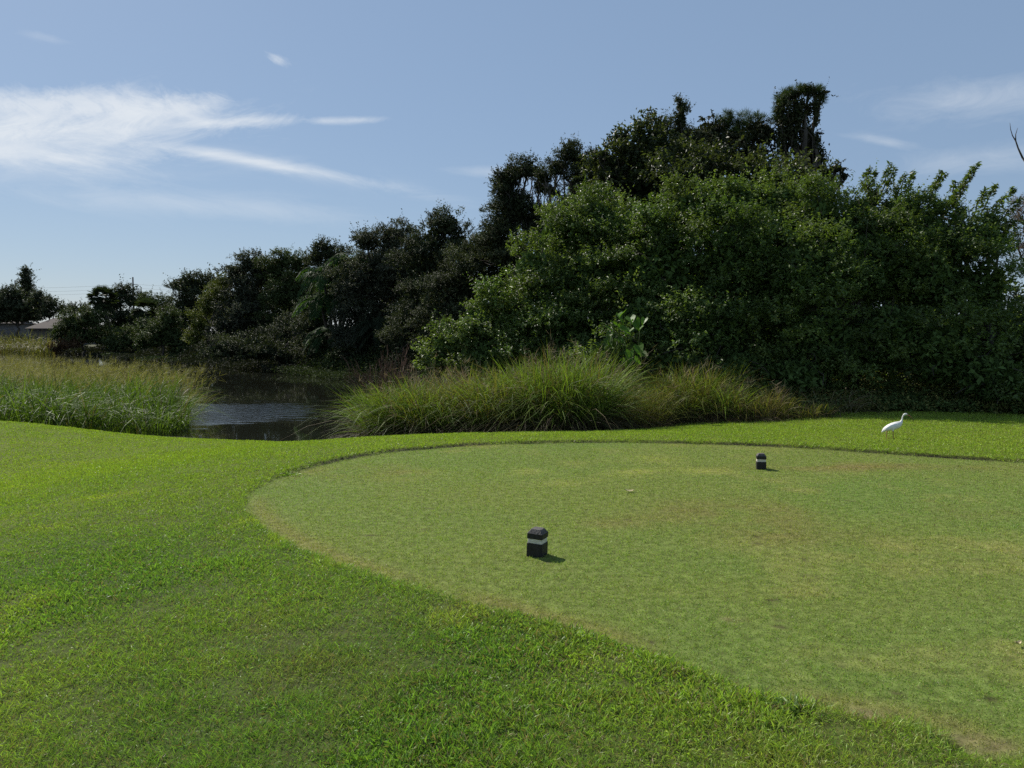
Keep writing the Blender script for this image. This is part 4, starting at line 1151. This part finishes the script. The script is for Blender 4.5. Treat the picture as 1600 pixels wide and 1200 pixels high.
# ---------------------------------------------------------------- small things on the lawn
M['pale_leaf'] = solid_mat('pale_dry_leaf', (0.42, 0.36, 0.2), 0.8, 0.2, 0.2, 30, 0.2)
def dry_leaf(label, px, py, L, rot, seed):
    q = rs(seed)
    c = on_ground(px, py); c[2] = hz(c[0], c[1]) + 0.018
    g = Geo()
    t = np.linspace(-1, 1, 7); v = []
    for k in t:
        w = 0.22 * L * math.sqrt(max(0, 1 - k * k)) + 0.0015
        v += [(k * L / 2, -w, 0.012 * k * k + 0.004), (k * L / 2, 0, 0.012 * k * k - 0.002), (k * L / 2, w, 0.012 * k * k + 0.004)]
    f = [(i * 3 + j, i * 3 + 3 + j, i * 3 + 4 + j, i * 3 + 1 + j) for i in range(6) for j in range(2)]
    g.add(v, f)
    o = g.build('dry_leaf', M['pale_leaf']); o.location = c; o.rotation_euler = (0.1, 0.08, rot)
    md = o.modifiers.new('t', 'SOLIDIFY'); md.thickness = 0.0015
    tag(o, label, 'leaf', 'dry leaves on the tee')
dry_leaf('long pale dry leaf lying in the middle of the tee between the two markers', 983, 770, 0.10, 0.15, 1)
dry_leaf('short straw-coloured dry leaf on the tee near the picture\'s edge', 1590, 1011, 0.045, 0.5, 2)
def weed(label, px, py, w, seed, col):
    q = rs(seed)
    c = on_ground(px, py); c[2] = hz(c[0], c[1])
    n = 90
    g = Geo()
    roots = c + q.normal(size=(n, 3)) * np.array([w, w * 0.6, 0]) * 0.4
    dirs = unit(np.column_stack([q.normal(size=n) * 0.8, q.normal(size=n) * 0.8, np.full(n, 0.7)]))
    blades(g, roots, dirs, q.uniform(0.04, 0.09, n), q.uniform(0.2, 0.9, n), np.full(n, 0.009), np.asarray(col) * q.uniform(0.8, 1.25, (n, 1)), q, 4)
    o = g.build('weed', M['lawn_blade'], None, False, c)
    tag(o, label, 'weed', 'weeds in the grass')
weed('small lime-green weed on the tee\'s far curved edge', 450, 743, 0.16, 141, (0.22, 0.33, 0.04))
weed('broad-bladed weed tuft at the tee\'s nearest browned edge', 1240, 1116, 0.07, 142, (0.13, 0.21, 0.04))

# ---------------------------------------------------------------- sky, sun, camera
w = bpy.data.worlds.new('World'); S.world = w
w.cycles.sampling_method = 'NONE'      # the sky is smooth and the sun is a lamp: no importance map needed
w.use_nodes = True
nt = w.node_tree; N, L = nt.nodes, nt.links
N.clear()
out = N.new('ShaderNodeOutputWorld'); bg = N.new('ShaderNodeBackground')
sky = N.new('ShaderNodeTexSky'); sky.sky_type = 'NISHITA'; sky.sun_disc = False
sky.sun_elevation = SUN_EL; sky.sun_rotation = SUN_AZ
sky.air_density = 1.0; sky.dust_density = 0.3; sky.ozone_density = 1.5
bg.inputs['Strength'].default_value = 0.078

def math_(op, a, b=None, c=None, clamp=False):
    n = N.new('ShaderNodeMath'); n.operation = op; n.use_clamp = clamp
    for i_, v_ in enumerate((a, b, c)):
        if v_ is None: continue
        if hasattr(v_, 'links') or hasattr(v_, 'is_output'): L.new(v_, n.inputs[i_])
        else: n.inputs[i_].default_value = v_
    return n.outputs[0]
tc = N.new('ShaderNodeTexCoord')
sep = N.new('ShaderNodeSeparateXYZ'); L.new(tc.outputs['Generated'], sep.inputs[0])
yy = math_('MAXIMUM', sep.outputs[1], 0.15)
U = math_('DIVIDE', sep.outputs[0], yy); V = math_('DIVIDE', sep.outputs[2], yy)
frontm = math_('GREATER_THAN', sep.outputs[1], 0.2)
def uvpx(px, py):
    r_ = ray(px, py)
    return r_[0] / r_[1], r_[2] / r_[1]
def fibres(rot, scale, stretch, seed, detail=7):
    """one field of cirrus fibres laid out over the sky, drawn out along a direction"""
    cr, sr_ = math.cos(rot), math.sin(rot)
    co = N.new('ShaderNodeCombineXYZ')
    L.new(math_('ADD', math_('MULTIPLY', U, cr / stretch), math_('MULTIPLY', V, sr_ / stretch)), co.inputs[0])
    L.new(math_('ADD', math_('MULTIPLY', U, -sr_), math_('MULTIPLY', V, cr)), co.inputs[1]); co.inputs[2].default_value = seed * 3.7
    nz = N.new('ShaderNodeTexNoise'); nz.inputs['Scale'].default_value = scale; nz.inputs['Detail'].default_value = detail
    nz.inputs['Roughness'].default_value = 0.70; nz.inputs['Distortion'].default_value = 0.6
    L.new(co.outputs[0], nz.inputs['Vector'])
    return nz.outputs['Fac']
FA = fibres(R(10), 34, 3.0, 1)
FB = fibres(R(-27), 48, 2.2, 2, 6)
FC = fibres(R(-8), 36, 4.5, 3, 6)
def streak(p0, p1, wid, amp, fib, k, taper, soft, thr, curve=0.0):
    """a wisp of cirrus between two directions of the sky"""
    (u0, v0), (u1, v1) = uvpx(*p0), uvpx(*p1)
    dx, dy = u1 - u0, v1 - v0
    ln = math.hypot(dx, dy); cx, cy = dx / ln, dy / ln
    du, dv = math_('SUBTRACT', U, u0), math_('SUBTRACT', V, v0)
    t = math_('ADD', math_('MULTIPLY', du, cx / ln), math_('MULTIPLY', dv, cy / ln))
    b = math_('ADD', math_('MULTIPLY', du, -cy / wid), math_('MULTIPLY', dv, cx / wid))
    if curve:
        b = math_('SUBTRACT', b, math_('MULTIPLY', math_('MULTIPLY', t, math_('SUBTRACT', 1.0, t)), curve / wid))
    e1 = math_('DIVIDE', t, taper[0], clamp=True)
    e2 = math_('DIVIDE', math_('SUBTRACT', 1.0, t), taper[1], clamp=True)
    wg = math_('EXPONENT', math_('MULTIPLY', math_('MULTIPLY', b, b), -1.0))
    env = math_('MULTIPLY', math_('MULTIPLY', e1, e2), wg)
    m = math_('MULTIPLY_ADD', math_('MULTIPLY_ADD', env, k, fib), 1 / soft, -(thr + 0.5 * k) / soft, clamp=True)
    return math_('MULTIPLY', math_('MULTIPLY', m, math_('POWER', env, 0.6)), amp)
streaks = [
    streak((-300, 206), (500, 184), 0.040, 0.88, FA, 0.55, (0.05, 0.36), 0.50, 0.36),
    streak((-300, 168), (400, 158), 0.024, 0.7, FB, 0.62, (0.05, 0.3), 0.42, 0.42),
    streak((-260, 226), (420, 250), 0.026, 0.75, FC, 0.6, (0.05, 0.5), 0.5, 0.40),
    streak((100, 178), (430, 158), 0.018, 0.6, FB, 0.65, (0.3, 0.35), 0.40, 0.46),
    streak((230, 197), (540, 183), 0.010, 0.75, FA, 0.55, (0.3, 0.4), 0.45, 0.42),
    streak((420, 190), (660, 186), 0.006, 0.5, FA, 0.55, (0.35, 0.45), 0.4, 0.44),
    streak((100, 206), (760, 322), 0.0085, 0.78, FC, 0.45, (0.35, 0.5), 0.5, 0.27, 0.020),
    streak((20, 245), (260, 252), 0.009, 0.5, FC, 0.55, (0.3, 0.4), 0.45, 0.42),
    streak((-60, 300), (680, 356), 0.018, 0.34, FC, 0.5, (0.3, 0.35), 0.6, 0.34, 0.03),
    streak((640, 262), (900, 276), 0.009, 0.30, FC, 0.55, (0.4, 0.3), 0.5, 0.38),
    streak((400, 80), (468, 108), 0.008, 0.6, FB, 0.5, (0.45, 0.45), 0.4, 0.44),
    streak((1260, 178), (1760, 132), 0.030, 0.38, FA, 0.5, (0.5, 0.2), 0.6, 0.38),
    streak((1280, 206), (1470, 234), 0.007, 0.34, FC, 0.5, (0.4, 0.4), 0.5, 0.38),
    streak((1290, 266), (1760, 236), 0.020, 0.30, FA, 0.5, (0.4, 0.2), 0.6, 0.36),
    streak((10, 46), (130, 70), 0.006, 0.2, FC, 0.5, (0.4, 0.4), 0.5, 0.38),
    streak((-200, 272), (460, 262), 0.022, 0.30, FC, 0.5, (0.1, 0.5), 0.6, 0.36),
]
tot = streaks[0]
for s_ in streaks[1:]:
    # screen blend keeps overlapping wisps from clipping
    tot = math_('SUBTRACT', math_('ADD', tot, s_), math_('MULTIPLY', tot, s_))
tot = math_('MULTIPLY', math_('MULTIPLY', tot, frontm), 0.92, clamp=True)
tintn = N.new('ShaderNodeMix'); tintn.data_type = 'RGBA'; tintn.inputs[0].default_value = 0.66   # flat blue mixed in to even out the clear sky
L.new(sky.outputs[0], tintn.inputs[6]); tintn.inputs[7].default_value = (2.65, 3.8, 5.6, 1)
mx = N.new('ShaderNodeMix'); mx.data_type = 'RGBA'
L.new(tot, mx.inputs[0]); L.new(tintn.outputs[2], mx.inputs[6]); mx.inputs[7].default_value = (8.2, 8.6, 9.0, 1)
L.new(mx.outputs[2], bg.inputs['Color']); L.new(bg.outputs[0], out.inputs[0])

sd = bpy.data.lights.new('sun', 'SUN'); sd.energy = 5.0; sd.angle = R(0.53); sd.color = (1.0, 0.95, 0.86)
so = bpy.data.objects.new('sun', sd); COL.objects.link(so)
to_sun = Vector((math.sin(SUN_AZ) * math.cos(SUN_EL), math.cos(SUN_AZ) * math.cos(SUN_EL), math.sin(SUN_EL)))
so.rotation_euler = to_sun.to_track_quat('Z', 'Y').to_euler()
so.location = (0, 0, 30)

cam = bpy.data.cameras.new('camera'); co_ = bpy.data.objects.new('camera', cam); COL.objects.link(co_)
cam.sensor_width = 36.0; cam.lens = 36.0 * F / 1600
cam.clip_end = 9000; cam.clip_start = 0.05
co_.location = (0, 0, CAMZ)
co_.rotation_euler = (math.pi / 2 - PITCH, 0, 0)
S.camera = co_
S.view_settings.view_transform = 'Standard'; S.view_settings.look = 'None'
S.view_settings.exposure = 0.35; S.view_settings.gamma = 1.0
S.view_settings.use_curve_mapping = False
S.cycles.max_bounces = 7; S.cycles.diffuse_bounces = 4; S.cycles.glossy_bounces = 2; S.cycles.transmission_bounces = 4
S.cycles.use_denoising = False
